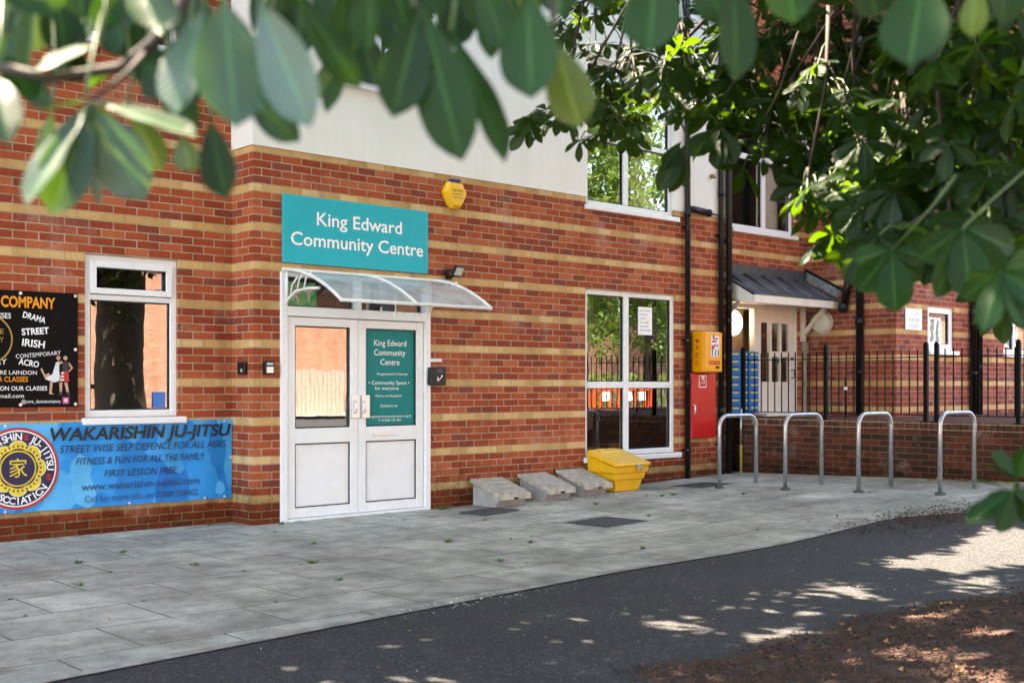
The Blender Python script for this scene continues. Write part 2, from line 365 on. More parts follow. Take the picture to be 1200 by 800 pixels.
def arc(cx, cy, r, a0, a1, n): return [(cx + r * math.cos(R(a0 + (a1 - a0) * i / n)), cy + r * math.sin(R(a0 + (a1 - a0) * i / n))) for i in range(n + 1)]
def circle(cx, cy, r, n=40): return [(cx + r * math.cos(2 * math.pi * i / n), cy + r * math.sin(2 * math.pi * i / n)) for i in range(n)]
def faceY(y): return lambda a, b, d: (a, y - d, b)          # sheet on a wall facing the street; d = how far it stands off
def faceX(x): return lambda a, b, d: (x - d, -a, b)         # sheet on a wall facing left; a runs towards the street

# ---- lettering
_capcache = {}
def raw_text(s, bold=0, shear=0, spacing=1):
    cu = bpy.data.curves.new('t', 'FONT'); cu.body = s; cu.size = 1; cu.offset = bold; cu.shear = shear; cu.space_character = spacing
    cu.resolution_u = 3
    ob = bpy.data.objects.new('t', cu); COL.objects.link(ob)
    me = bpy.data.meshes.new_from_object(ob)
    vs = [tuple(v.co) for v in me.vertices]; fs = [tuple(p.vertices) for p in me.polygons]
    bpy.data.objects.remove(ob); bpy.data.curves.remove(cu); bpy.data.meshes.remove(me); return vs, fs
def text(mb, s, fn, a0, a1, base, cap, d=.003, bold=0, shear=0, rot=0):
    """words between a0 and a1 (width) with capital height cap on baseline base"""
    vs, fs = raw_text(s, bold, shear)
    if not vs: return
    x0 = min(v[0] for v in vs); x1 = max(v[0] for v in vs); kx = (a1 - a0) / (x1 - x0); ky = cap / .70
    c, sn = math.cos(R(rot)), math.sin(R(rot)); am = (a0 + a1) / 2; bm_ = base + cap / 2; out = []
    for v in vs:
        a = a0 + (v[0] - x0) * kx - am; b = base + v[1] * ky - bm_
        out.append(fn(am + a * c - b * sn, bm_ + a * sn + b * c, d))
    mb.add(out, fs)
def ring_text(mb, s, fn, ca, cb, r, size, mid, span, d, inward=False):
    n = len(s)
    for i, ch in enumerate(s):
        if ch == ' ': continue
        th = mid + (span / 2 - span * i / (n - 1)) * (-1 if inward else 1)
        vs, fs = raw_text(ch, .02); w_ = (max(v[0] for v in vs) + min(v[0] for v in vs)) / 2
        rt = R(th - 90 + (180 if inward else 0)); out = []
        for v in vs:
            a = (v[0] - w_) * size; b = (v[1] - .35) * size
            out.append(fn(ca + r * math.cos(R(th)) + a * math.cos(rt) - b * math.sin(rt), cb + r * math.sin(R(th)) + a * math.sin(rt) + b * math.cos(rt), d))
        mb.add(out, fs)

# ------------------------------------------------------------------ ground
def sp(t): return math.log1p(math.exp(min(t, 9) * 3)) / 3 if t < 9 else 9
def gz(X, Y):
    s_ = sp(X - 2.6); s_ = min(s_, 7)
    return -.02 + .026 * s_ + .0085 * min(max(0, -Y), 5) * s_ / (1 + .12 * s_)
def sheet(name, xs, ys, dz, mat, keep=None, parent=None):
    mb = MB(); nx, ny = len(xs), len(ys)
    for y in ys:
        for x in xs: mb.v.append((x, y, gz(x, y) + (dz(x, y) if callable(dz) else dz)))
    for j in range(ny - 1):
        for i in range(nx - 1):
            if keep and not keep((xs[i] + xs[i + 1]) / 2, (ys[j] + ys[j + 1]) / 2): continue
            a = j * nx + i; mb.f.append((a, a + 1, a + nx + 1, a + nx))
    return tag(mb.build(name, mat, parent, origin=(0, 0, 0)), kind='structure')
def lin(a, b, n): return [a + (b - a) * i / n for i in range(n + 1)]
sheet('ground', [-300, -120, -60, -30] + lin(-16, 30, 46) + [50, 90, 160, 300], [-300, -150, -80, -50] + lin(-40, 14, 54) + [40, 100, 300], -.02, M_earth)
sheet('tarmac_path', lin(-30, 44, 148), lin(-19, -4.2, 40), -.004, M_tarmac)
# paving: straight run of slabs with its slightly wandering cut edge
def pave_edge(x): return max(-7.5, -4.255 - .088 * max(0, min(.5 - x, 6)) - .72 * max(0, x - 4.35))
def pavement():
    mb = MB(); xs = lin(-30, 7.7, 150); n = 16
    for x in xs:
        e = pave_edge(x)
        for j in range(n + 1):
            y = .5 + (e - .5) * j / n; mb.v.append((x, y, gz(x, y) + .002))
    for i in range(len(xs) - 1):
        for j in range(n):
            a = i * (n + 1) + j; mb.f.append((a, a + 1, a + n + 2, a + n + 1))
    return tag(mb.build('pavement', M_pave, origin=(0, 0, 0)), kind='structure')
pavement()
eg = MB(); exs = lin(-14, 4.3, 120)
for x in exs:
    e = pave_edge(x); ww = .075 + .008 * math.sin(x * 5.3)
    for y in (e, e + ww): eg.v.append((x, y, gz(x, y) + .006))
for i in range(len(exs) - 1): a = 2 * i; eg.f.append((a, a + 2, a + 3, a + 1))
tag(eg.build('path_edging', plain('edging_stone', (.34, .31, .27), .85, var=.45, scale=7, bump=.4, bscale=70), origin=(0, 0, 0)), kind='structure')
sheet('far_pavement', lin(-30, 44, 37), lin(-22, -19, 4), .10, M_pave)
# mulch bed round the tree: low uneven mound
def bed_in(x, y):
    e = -6.38 - .16 * max(0, x + .3) * .6 + .06 * math.sin(x * 2.3) + .04 * math.sin(x * 7.1)
    fr = min(e - y, y + 10.2, (x + 1.62 - .12 * math.sin(y * 3)), 8 - x)
    return fr
sheet('mulch_bed', lin(-2.6, 8.2, 120), lin(-10.4, -6.1, 70), lambda x, y: min(.10, max(-.015, bed_in(x, y) * .11)) + .018 * math.sin(x * 9 + y * 5) * math.sin(y * 11 - x * 3) * (1 if bed_in(x, y) > 0 else 0), M_mulch, keep=lambda x, y: bed_in(x, y) > -.06)
def bed_z(x, y): return gz(x, y) + min(.10, max(-.015, bed_in(x, y) * .11))

# ------------------------------------------------------------------ the building
def wallY(mb, u0, u1, z0, z1, y, holes, depth=.13):
    us = sorted({u0, u1} | {h[0] for h in holes} | {h[1] for h in holes}); zs = sorted({z0, z1} | {h[2] for h in holes} | {h[3] for h in holes})
    us = [u for u in us if u0 <= u <= u1]; zs = [z for z in zs if z0 <= z <= z1]
    for i in range(len(us) - 1):
        for j in range(len(zs) - 1):
            cu_, cz = (us[i] + us[i + 1]) / 2, (zs[j] + zs[j + 1]) / 2
            if any(h[0] < cu_ < h[1] and h[2] < cz < h[3] for h in holes): continue
            mb.add([(us[i], y, zs[j]), (us[i + 1], y, zs[j]), (us[i + 1], y, zs[j + 1]), (us[i], y, zs[j + 1])], [(0, 1, 2, 3)])
    for a, b, c, d in holes:
        c = max(c, z0); d = min(d, z1)
        if d <= c: continue
        fs = [[(a, y, c), (a, y + depth, c), (a, y + depth, d), (a, y, d)], [(b, y, c), (b, y + depth, c), (b, y + depth, d), (b, y, d)]]
        if d < z1: fs.append([(a, y, d), (b, y, d), (b, y + depth, d), (a, y + depth, d)])
        if c > z0: fs.append([(a, y, c), (b, y, c), (b, y + depth, c), (a, y + depth, c)])
        for q in fs: mb.add(q, [(0, 1, 2, 3)])
    return mb
EAVE = 9.3
bld = tag(empty('community_building', (4, 2, 0)), 'red brick community building with buff brick stripes and white render upper storey', 'building')
H_left = [(-1.475, -.57, 1.03, 2.505), (-1.475, -.57, 4.46, 5.9)]
H_main = [(.293, 2.151, -.1, 2.43), (4.587, 6.31, .44, 2.505), (4.6, 6.27, 3.53, 5.35), (.9, 2.15, 4.42, 5.8)]
H_rec = [(7.52, 9.42, .86, 2.5), (7.78, 9.32, 3.56, 5.75)]
H_wing = [(10.56, 11.38, 1.84, 2.5), (13.05, 14.1, 1.84, 2.45), (10.7, 11.5, 4.75, 5.75), (13.1, 14.0, 4.6, 5.7)]
mb = MB(); wallY(mb, -14, 0, -.3, EAVE, .4, H_left); mb.build('brick_wall', M_brick, bld)
mb = MB(); wallY(mb, 0, 7.5, -.3, 3.62, 0, H_main)
mb.add([(0, 0, -.3), (0, .4, -.3), (0, .4, 3.62), (0, 0, 3.62)], [(0, 1, 2, 3)])
mb.add([(7.5, 0, -.3), (7.5, .2, -.3), (7.5, .2, 3.62), (7.5, 0, 3.62)], [(0, 1, 2, 3)]); mb.build('brick_wall', M_brick, bld)
mb = MB(); wallY(mb, 7.5, 9.65, .5, EAVE, .2, H_rec); mb.build('brick_wall', M_brick, bld)
mb = MB(); wallY(mb, 9.65, 24, -.1, EAVE, -1.3, H_wing); mb.add([(9.65, -1.3, -.1), (9.65, .2, -.1), (9.65, .2, EAVE), (9.65, -1.3, EAVE)], [(0, 1, 2, 3)])
mb.build('wing_wall', M_brick2, bld)
mb = MB(); wallY(mb, -.012, 7.512, 3.622, EAVE, -.014, H_main, .14)
mb.add([(-.012, -.014, 3.622), (-.012, .4, 3.622), (-.012, .4, EAVE), (-.012, -.014, EAVE)], [(0, 1, 2, 3)])
mb.add([(7.512, -.014, 3.622), (7.512, .2, 3.622), (7.512, .2, EAVE), (7.512, -.014, EAVE)], [(0, 1, 2, 3)])
mb.add([(-.012, -.014, 3.622), (7.512, -.014, 3.622), (7.512, .0, 3.622), (-.012, 0, 3.622)], [(0, 1, 2, 3)])
mb.build('render_panel', M_render, bld)
# roof with eaves, back and end walls, floors and partitions (keep the sun out of the rooms)
mb = MB()
mb.prism([(-.35, EAVE - .05), (-.35, EAVE + .12), (5.2, EAVE + 3.1), (10.8, EAVE + .12), (10.8, EAVE - .05)], lambda a, b, d: (d, a, b), -14.4, 9.6)
mb.prism([(-1.6, EAVE - .06), (-1.6, EAVE + .13), (4.6, EAVE + 3.2), (10.9, EAVE + .13), (10.9, EAVE - .06)], lambda a, b, d: (d, a, b), 9.45, 24.4)
mb.build('roof', M_tile, bld)
MB().box(-14, 24, 10.2, 10.4, -.3, EAVE - .1).box(-14.02, -13.8, .45, 10.1, -.3, EAVE - .1).box(23.8, 23.98, -1.25, 10.1, -.3, EAVE - .1).build('rear_wall', M_far, bld)
mb = MB().box(-13.7, 7.45, .55, 10.1, -.28, -.03).box(-13.7, 23.7, .6, 10.1, 2.75, 3.0).box(7.55, 23.7, .35, 10.1, .6, .88).box(9.75, 23.7, -1.1, .34, .6, .88).box(9.75, 23.7, -1.1, .55, 2.75, 3.0)
mb.box(-13.7, 23.7, 3.6, 3.7, -.02, 2.74).box(-13.7, 23.7, 3.0, 3.1, 3.01, EAVE - .1)
for x in (-3.5, -.02, 2.6, 7.3): mb.box(x, x + .1, .62, 3.59, -.02, 2.74)
for x in (-3, 2.8, 7.4, 9.7): mb.box(x, x + .1, .62, 2.99, 3.01, EAVE - .12)
mb.build('interior_wall', M_room, bld)
MB().box(2.75, 7.25, 2.1, 2.15, -.02, 2.7).build('interior_wall', M_roomg, bld)
mb = MB()
for a, b, y in ((-14.2, -.1, .28), (0, 7.5, -.12), (9.4, 24, -1.42)): mb.box(a, b, y - .1, y, EAVE - .06, EAVE + .06)
mb.build('gutter', M_black, bld)

def window(u0, u1, z0, z1, y, mull=(), trans=(), fw=.065, sill=True, glass=M_glass, open_top=None, inner=None, label=None):
    """frame as a part; panes and sill as its sub-parts"""
    f = MB(); ya, yb = y + .035, y + .105
    f.box(u0, u0 + fw, ya, yb, z0, z1).box(u1 - fw, u1, ya, yb, z0, z1).box(u0 + fw, u1 - fw, ya, yb, z0, z0 + fw).box(u0 + fw, u1 - fw, ya, yb, z1 - fw, z1)
    us = [u0 + fw]; 
    for m_, wd in mull: f.box(m_ - wd / 2, m_ + wd / 2, ya - .004, yb, z0 + fw, z1 - fw); us += [m_ - wd / 2, m_ + wd / 2]
    us.append(u1 - fw); zs = [z0 + fw]
    for t_, wd in trans:
        for k in range(0, len(us), 2): f.box(us[k], us[k + 1], ya - .002, yb, t_ - wd / 2, t_ + wd / 2)
        zs += [t_ - wd / 2, t_ + wd / 2]
    zs.append(z1 - fw)
    fo = f.build('window', M_upvc, bld, bevel=.006)
    for i in range(0, len(us), 2):
        for j in range(0, len(zs), 2):
            if open_top is not None and zs[j] >= open_top: continue
            MB().add([(us[i], y + .07, zs[j]), (us[i + 1], y + .07, zs[j]), (us[i + 1], y + .07, zs[j + 1]), (us[i], y + .07, zs[j + 1])], [(0, 1, 2, 3)]).build('pane', glass, fo)
            g = MB(); e = .012; a, b, c, d = us[i], us[i + 1], zs[j], zs[j + 1]
            for bx in ((a, a + e, c, d), (b - e, b, c, d), (a + e, b - e, c, c + e), (a + e, b - e, d - e, d)): g.box(bx[0], bx[1], y + .055, y + .068, bx[2], bx[3])
            g.build('gasket', M_black, fo)
    if sill: MB().box(u0 - .03, u1 + .06, y - .06, y + .034, z0 - .065, z0 - .002).build('sill', M_upvc, fo, bevel=.01)
    return fo
w1 = window(-1.475, -.57, 1.03, 2.505, .4, trans=[(2.12, .05)], glass=M_glass2)
# raised opening sash of the fanlight
q = MB(); 
for bx in ((-1.42, -1.36, 2.15, 2.445), (-.685, -.625, 2.15, 2.445), (-1.36, -.685, 2.15, 2.205), (-1.36, -.685, 2.39, 2.445)): q.box(bx[0], bx[1], .41, .434, bx[2], bx[3])
q.build('opening_sash', M_upvc, w1, bevel=.006)
MB().box(-.80, -.675, .458, .460, 1.11, 1.26).build('window_sticker', M_mail, w1)
window(-1.475, -.57, 4.46, 5.9, .4, trans=[(5.5, .05)])
window(4.587, 6.31, .44, 2.505, 0, mull=[(5.37, .09)], trans=[(1.325, .08)])
window(4.6, 6.27, 3.53, 5.35, 0, mull=[(5.36, .09)], trans=[(4.38, .06)])
window(.9, 2.15, 4.42, 5.8, 0, mull=[(1.5, .08)])
w6 = window(7.78, 9.32, 3.56, 5.75, .2, mull=[(8.6, .10)], trans=[(4.62, .08)], open_top=4.6, glass=M_glass3)
q = MB()  # top-hung sash standing open
for bx in ((8.62, 8.68), (9.22, 9.28)): q.bar((bx[0] + .03, .2, 5.6), (bx[0] + .03, -.12, 4.72), .055, .045)
q.bar((8.62, -.12, 4.72), (9.28, -.12, 4.72), .05, .05); q.build('opening_sash', M_upvc, w6, bevel=.005)
window(10.56, 11.38, 1.84, 2.5, -1.3, fw=.1, glass=M_glass2)
window(13.05, 14.1, 1.84, 2.45, -1.3, mull=[(13.5, .07)])
window(10.7, 11.5, 4.75, 5.75, -1.3); window(13.1, 14.0, 4.6, 5.7, -1.3)

# ---- main double door (part of the building)
dr = MB(); Y = 0
for bx in ((.293, .365, -.02, 2.43), (2.079, 2.151, -.02, 2.43), (.365, 2.079, 2.385, 2.43), (.365, 2.079, 2.0, 2.095), (1.185, 1.245, 2.095, 2.385)): dr.box(bx[0], bx[1], -.028, .09, bx[2], bx[3])
dr.box(.365, 2.079, -.03, .09, -.018, .012)
door = dr.build('entrance_door', M_upvc, bld, bevel=.006)
for a, b, gp in ((.372, 1.217, 0), (1.223, 2.072, 1)):
    lf = MB(); st = .095; c, d = .016, 1.994
    lf.box(a, a + st, .0, .07, c, d).box(b - st, b, .0, .07, c, d).box(a + st, b - st, .0, .07, d - .085, d).box(a + st, b - st, .0, .07, .745, .895).box(a + st, b - st, .0, .07, c, .112)
    lf.build('door_leaf', M_upvc, door, bevel=.006)
    MB().box(a + st, b - st, .022, .06, .112, .745).build('door_panel', M_upvc, door)
    g = MB(); e = .012
    for z0, z1 in ((.112, .745), (.895, d - .085)):
        for bx in ((a + st, a + st + e, z0, z1), (b - st - e, b - st, z0, z1), (a + st + e, b - st - e, z0, z0 + e), (a + st + e, b - st - e, z1 - e, z1)): g.box(bx[0], bx[1], .012, .021, bx[2], bx[3])
    g.build('gasket', M_black, door)
    MB().add([(a + st, .034, .895), (b - st, .034, .895), (b - st, .034, d - .085), (a + st, .034, d - .085)], [(0, 1, 2, 3)]).build('pane', M_glass2 if not gp else M_glass3, door)
MB().box(1.32, 1.975, .028, .031, .897, 1.907).build('teal_window_film', M_tealfilm, door)
F = faceY(.0272)
for s_, a0, a1, z, cp in (('King Edward', 1.44, 1.86, 1.735, .062), ('Community', 1.44, 1.85, 1.635, .062), ('Centre', 1.52, 1.77, 1.535, .062), ('Registered Charity', 1.48, 1.88, 1.43, .022),
                      ('\u2022 Community Space \u2022', 1.37, 1.90, 1.33, .040), ('for everyone', 1.45, 1.76, 1.275, .034), ('Find us on Facebook', 1.46, 1.80, 1.20, .024), ('Contact us', 1.52, 1.74, 1.095, .028),
                      ('kingedwardcommunitycentre.org.uk', 1.37, 1.93, .985, .024), ('T: 01268 123 456', 1.49, 1.79, .945, .024)):
    mb = MB(); text(mb, s_, F, a0, a1, z, cp, d=.0); mb.build('film_lettering', M_letter, door)
mb = MB()
for x in (1.125, 1.25): mb.box(x, x + .095, -.03, -.001, .985, 1.22)
mb.build('push_plate', M_alu, door, bevel=.004)
mb = MB()
for x in (1.155, 1.265): mb.tube([(x, -.03, 1.04), (x, -.06, 1.05), (x, -.06, 1.15), (x, -.03, 1.16)], .009, 8)
mb.build('handle', M_alu, door, smooth=True)
MB().box(1.40, 1.72, -.014, -.001, .80, .845).build('letter_plate', M_alu, door, bevel=.004)
MB().box(1.175, 1.195, -.008, -.0005, .85, .91).build('lock', M_alu, door, bevel=.003)
for a, b in ((.365, 1.185), (1.245, 2.079)):
    MB().add([(a, .05, 2.095), (b, .05, 2.095), (b, .05, 2.385), (a, .05, 2.385)], [(0, 1, 2, 3)]).build('pane', M_glass3, door)

# ---- side entrance in the recess: door, side light
sd = MB()
for bx in ((8.335, 8.40, .88, 2.5), (9.36, 9.42, .88, 2.5), (8.40, 9.36, 2.44, 2.5), (7.52, 8.335, 2.43, 2.5), (7.52, 8.335, 1.58, 1.66), (7.52, 7.58, 1.66, 2.43)): sd.box(bx[0], bx[1], .205, .29, bx[2], bx[3])
sdo = sd.build('side_door', M_cream, bld, bevel=.005)
lf = MB()
for bx in ((8.40, 8.53, .90, 2.44), (9.24, 9.36, .90, 2.44), (8.53, 9.24, 2.24, 2.44), (8.53, 9.24, .90, 1.37), (8.745, 8.80, 1.37, 2.24), (9.0, 9.05, 1.37, 2.24), (8.80, 9.0, 1.74, 1.82), (9.05, 9.24, 1.74, 1.82)): lf.box(bx[0], bx[1], .225, .275, bx[2], bx[3])
lf.build('door_leaf', M_cream, sdo, bevel=.004)
for a, b, c, d in ((8.53, 8.745, 1.37, 2.24), (8.80, 9.0, 1.37, 1.74), (8.80, 9.0, 1.82, 2.24), (9.05, 9.24, 1.37, 1.74), (9.05, 9.24, 1.82, 2.24), (7.58, 8.335, 1.66, 2.43)):
    MB().add([(a, .255, c), (b, .255, c), (b, .255, d), (a, .255, d)], [(0, 1, 2, 3)]).build('pane', M_glass, sdo)
g = MB()
for a in (8.55, 8.82, 9.06):
    b = a + .165
    for bx in ((a, a + .012, .98, 1.28), (b - .012, b, .98, 1.28), (a + .012, b - .012, .98, .992), (a + .012, b - .012, 1.268, 1.28)): g.box(bx[0], bx[1], .221, .2245, bx[2], bx[3])
g.build('panel_bead', M_cream, sdo)
MB().box(8.83, 8.97, .215, .224, 1.65, 1.69).build('letter_plate', M_steel, sdo, bevel=.003)
mb = MB(); mb.tube([(9.30, .224, 1.55), (9.30, .17, 1.55), (9.30, .17, 1.43), (9.30, .224, 1.43)], .011, 8); mb.tube([(9.30, .224, 1.72), (9.30, .2, 1.72)], .022, 12); mb.build('handle', M_steel, sdo)
MB().box(8.33, 9.44, -.02, .2, .872, .915).build('doorstep', M_cream, sdo, bevel=.006)
MB().box(7.56, 9.3, .95, .98, .9, 2.6).build('porch_inner_wall', M_brown, bld)
wb = MB(); wallY(wb, 7.52, 8.335, .88, 1.58, .203, []); wb.build('infill_wall', M_brick, bld)

# ---- lead roofed porch
po = tag(empty('porch_roof', (8.55, .0, 2.5)), 'grey lead roofed timber porch over the cream side door', 'porch')
X0, X1 = 7.53, 9.64; yb, yf = .195, -.38; zt, zf = 2.90, 2.585
MB().hexa([(X0, yf, zf - .02), (X1, yf, zf - .02), (X1, yb, zt - .03), (X0, yb, zt - .03)], [(X0, yf, zf), (X1, yf, zf), (X1, yb, zt), (X0, yb, zt)]).build('lead_sheet', M_lead, po, bevel=.004)
for k in range(5):
    x = X0 + .12 + k * .42; mb = MB(); mb.tube([(x, yf + .01, zf + .012), (x, yb - .01, zt + .012)], .021, 8); mb.build('standing_seam', M_lead, po, smooth=True)
MB().box(X0, X1, yb - .012, .198, zt, 3.045).build('flashing', M_lead, po)
mb = MB(); mb.add([(9.636, .19, 2.92), (9.636, -.36, 2.62), (9.636, -.40, 2.735), (9.636, .19, 3.06)], [(0, 1, 2, 3)]); mb.build('side_flashing', M_leadl, po)
MB().bar((9.632, .19, 3.07), (9.632, -.44, 2.735), .016, .035).build('flashing_edge', M_black, po)
MB().box(X0 + .005, X1, yf + .004, yf + .034, zf - .13, zf - .022).build('fascia', M_cream, po, bevel=.004)
mb = MB(); mb.add([(X0 + .01, yf + .036, zf - .13), (X0 + .01, yb, zf - .02), (X0 + .01, yb, zt - .035), (X0 + .01, yf + .036, zf - .025)], [(0, 1, 2, 3)]); mb.build('cheek', M_white, po)
MB().box(X0 + .03, X1 - .02, yf + .04, yb - .02, zf - .10, zf - .07).build('soffit', M_cream, po)
for x in (7.62, 9.52):
    dz_ = 0 if x > 9 else .24
    MB().box(x - .035, x + .035, .13, .195, 1.98 + dz_, 2.5).bar((x, .14, 2.1 + dz_), (x, -.22 + dz_ * .7, 2.47), .06, .06).build('bracket', M_cream, po, bevel=.003)

def pipe(name, x, y, z0, z1, label, r=.036, brk=(), sock=(), group='black downpipes', extra=None):
    t = tag(empty(name, (x, y, z0)), label, 'downpipe', group)
    MB().tube([(x, y, z0), (x, y, z1)], r, 14).build('pipe', M_black, t, smooth=True)
    for z in sock: MB().tube([(x, y, z), (x, y, z + .09)], r * 1.22, 14).build('socket', M_black, t, smooth=True)
    for z in brk: MB().tube([(x, y, z), (x, y, z + .03)], r * 1.15, 14).box(x - r * 1.9, x + r * 1.9, y + r * .8, y + r + .018, z, z + .03).build('bracket', M_black, t)
    if extra: extra(t)
    return t
gz1 = gz(6.6, 0)
def stub(t):
    MB().tube([(6.51, -.06, 3.66), (6.63, -.07, 3.66), (6.90, -.07, 3.645)], .045, 12).tube([(6.90, -.07, 3.645), (6.94, -.07, 3.643)], .052, 12).tube([(6.94, -.07, 3.643), (7.18, -.07, 3.63)], .012, 8).build('branch_pipe', M_black, t, smooth=True)
pipe('downpipe', 6.49, -.056, gz1, EAVE, 'black downpipe beside the ground floor window with a short side branch', brk=(.45, 1.9, 3.4, 5.0), sock=(1.3, 3.55), extra=stub)
pipe('downpipe', 7.21, -.056, gz(7.3, 0), EAVE, 'black downpipe directly right of the yellow defibrillator box', brk=(.5, 2.0, 3.35, 5), sock=(.92, 3.9))
pipe('downpipe', 7.375, -.065, gz(7.4, 0), EAVE, 'thicker black downpipe on the wall corner beside the blue mailboxes', r=.043, brk=(.9, 2.2, 3.3, 5), sock=(2.6,))
pipe('downpipe', 9.59, -.75, .88, EAVE, 'black downpipe on the side wall between porch and small wing sign', r=.055, brk=(1.5, 3, 4.6), sock=(2.2, 5.6))
pipe('downpipe', 11.87, -1.37, .80, EAVE, 'left of the paired black downpipes right of the small wing window', r=.05, brk=(1.5, 3.1), sock=(2.4,), group='paired black downpipes')
pipe('downpipe', 12.02, -1.38, .80, EAVE, 'right of the paired black downpipes right of the small wing window', r=.06, brk=(1.6, 3.2), sock=(2.9,), group='paired black downpipes')
# thick black outlet leaning off the porch end
t = tag(empty('gutter_outlet', (9.55, -.5, 2.4)), 'thick black pipe with end cap slanting off the porch roof corner', 'drain pipe')
MB().tube([(9.56, -.62, 3.02), (9.56, -.50, 2.50)], .05, 14).build('pipe', M_black, t, smooth=True)
MB().tube([(9.56, -.505, 2.53), (9.56, -.475, 2.40)], .068, 14).build('end_cap', M_black, t, smooth=True)
MB().tube([(9.56, -.625, 3.04), (9.56, -.615, 2.99)], .058, 14).build('collar', M_alu, t, smooth=True)

# ------------------------------------------------------------------ raised landing, retaining wall, railings
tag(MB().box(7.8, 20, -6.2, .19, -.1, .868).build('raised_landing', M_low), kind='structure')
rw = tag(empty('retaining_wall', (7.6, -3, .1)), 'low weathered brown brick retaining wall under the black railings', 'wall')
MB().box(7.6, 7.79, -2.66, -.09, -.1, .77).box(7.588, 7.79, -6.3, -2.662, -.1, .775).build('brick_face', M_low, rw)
mb = MB(); y = -.092
while y > -6.28:
    if abs(y + 2.7) > .0: mb.box(7.59 - (.012 if y < -2.66 else 0) + random.uniform(0, .006), 7.79, y - .066, y, .778, .872 + random.uniform(-.006, .006))
    y -= .0745
mb.build('coping_brick', brick('coping_brick', [(.12, .045, .03), (.09, .04, .03), (.15, .055, .035)], bands=False, bloom=.3), rw, bevel=.006)
MB().box(7.61, 7.78, -6.25, -.1, .775, .855).build('coping_mortar', plain('old_mortar', (.22, .18, .13), .95, var=.4, scale=20), rw)
def railing(y0, y1, posts, label, skip=()):
    t = tag(empty('railing', (7.68, y0, .87)), label, 'railing', 'black railings on the retaining wall')
    for y in posts:
        p = MB().box(7.655, 7.705, y - .025, y + .025, .868, 1.83); p.box(7.662, 7.698, y - .018, y + .018, 1.83, 1.85)
        p.box(7.63, 7.73, y - .05, y + .05, .872, .884); p.build('post', M_iron, t, bevel=.003)
    for z in (.95, 1.66): MB().box(7.66, 7.70, y1 + .026, y0 - .026, z, z + .012).build('rail', M_iron, t)
    n = round(abs(y1 - y0) / .108)
    for i in range(1, n):
        y = y0 + (y1 - y0) * i / n
        if any(abs(y - p) < .04 for p in posts): continue
        MB().tube([(7.68, y, .95), (7.68, y, 1.765)], .0085, 8).build('bar', M_iron, t)
    return t
ra = railing(-.05, -2.80, (-.08, -1.40, -2.80), 'longer black iron railing across the side door, up to the first post of the pair')
MB().box(7.64, 7.655, -1.72, -1.70, .9, 1.42).build('drop_bolt', M_iron, ra)
MB().box(7.63, 7.655, -1.73, -1.69, 1.26, 1.30).build('bolt_catch', M_alu, ra)
railing(-2.94, -5.6, (-2.94, -3.94, -5.6), 'black iron railing at the right, beyond the second post of the pair')

# ------------------------------------------------------------------ things on the wall
def panel(name, a0, a1, b0, b1, fn, th, mat, label, cat, d0=.004, bevel=.003):
    return tag(MB().prism([(a0, b0), (a1, b0), (a1, b1), (a0, b1)], fn, d0, d0 + th).build(name, mat, bevel=bevel), label, cat)
F0 = faceY(0); FL = faceY(.4); FR = faceY(.2); FW = faceY(-1.3)
s = panel('name_sign', .312, 2.115, 2.52, 3.19, F0, .022, M_teal, 'teal sign with white King Edward Community Centre lettering above the doors', 'sign')
mb = MB(); text(mb, 'King Edward', F0, .70, 1.76, 2.915, .130, .0275, bold=.012); mb.build('lettering', M_letter, s)
mb = MB(); text(mb, 'Community Centre', F0, .40, 2.045, 2.70, .130, .0275, bold=.012); mb.build('lettering', M_letter, s)

# alarm bell box: hexagonal shield with blue strobe on top
t = tag(empty('alarm_box', (2.475, 0, 3.25)), 'yellow hexagonal alarm box with blue strobe above the teal sign', 'alarm')
def alarm_poly(k, dz=0): return [(2.475 + k * a, 3.40 + k * b + dz) for a, b in ((-.165, .03), (-.10, -.10), (-.055, -.145), (.055, -.145), (.10, -.10), (.165, .03), (.10, .145), (-.10, .145))]
mb = MB(); lay = [(.0, .004), (1, .004), (1, .05), (.80, .085), (.0, .092)]
n = 8
for k, d in lay:
    for a, b in alarm_poly(max(k, .001)): mb.v.append(F0(a, b, d))
for i in range(len(lay) - 1):
    for j in range(n): mb.f.append((i * n + j, i * n + (j + 1) % n, (i + 1) * n + (j + 1) % n, (i + 1) * n + j))
mb.build('cover', M_alarm, t, bevel=.008)
MB().prism([(2.40, 3.547), (2.55, 3.547), (2.53, 3.578), (2.42, 3.578)], F0, .01, .07).build('strobe', plain('blue_lens', (.01, .03, .22), .2), t, bevel=.006)
mb = MB(); text(mb, 'HEWES', F0, 2.40, 2.55, 3.435, .026, .0935); text(mb, 'SECURITY', F0, 2.40, 2.55, 3.40, .016, .0935); text(mb, '01268 123456', F0, 2.405, 2.545, 3.365, .016, .0935); mb.build('lettering', M_ink, t)
# flood light
t = tag(empty('flood_light', (2.42, -.05, 2.48)), 'small black floodlight with motion sensor above the canopy end', 'lamp')
MB().box(2.37, 2.43, -.05, -.004, 2.475, 2.52).tube([(2.41, -.05, 2.50), (2.41, -.09, 2.51), (2.41, -.11, 2.55)], .012, 8).build('bracket', M_black, t, bevel=.004)
o = Vector((2.44, -.135, 2.565)); ax = Vector((1, 0, 0)); nn = Vector((.25, -.85, -.46)).normalized(); ax = Vector((0, 0, 1)).cross(nn).normalized(); u2 = nn.cross(ax)
def ob_box(mb, o, a, b, c, ha, hb, hc): mb.hexa([o - a * ha - b * hb - c * hc, o + a * ha - b * hb - c * hc, o + a * ha + b * hb - c * hc, o - a * ha + b * hb - c * hc], [o - a * ha - b * hb + c * hc, o + a * ha - b * hb + c * hc, o + a * ha + b * hb + c * hc, o - a * ha + b * hb + c * hc]); return mb
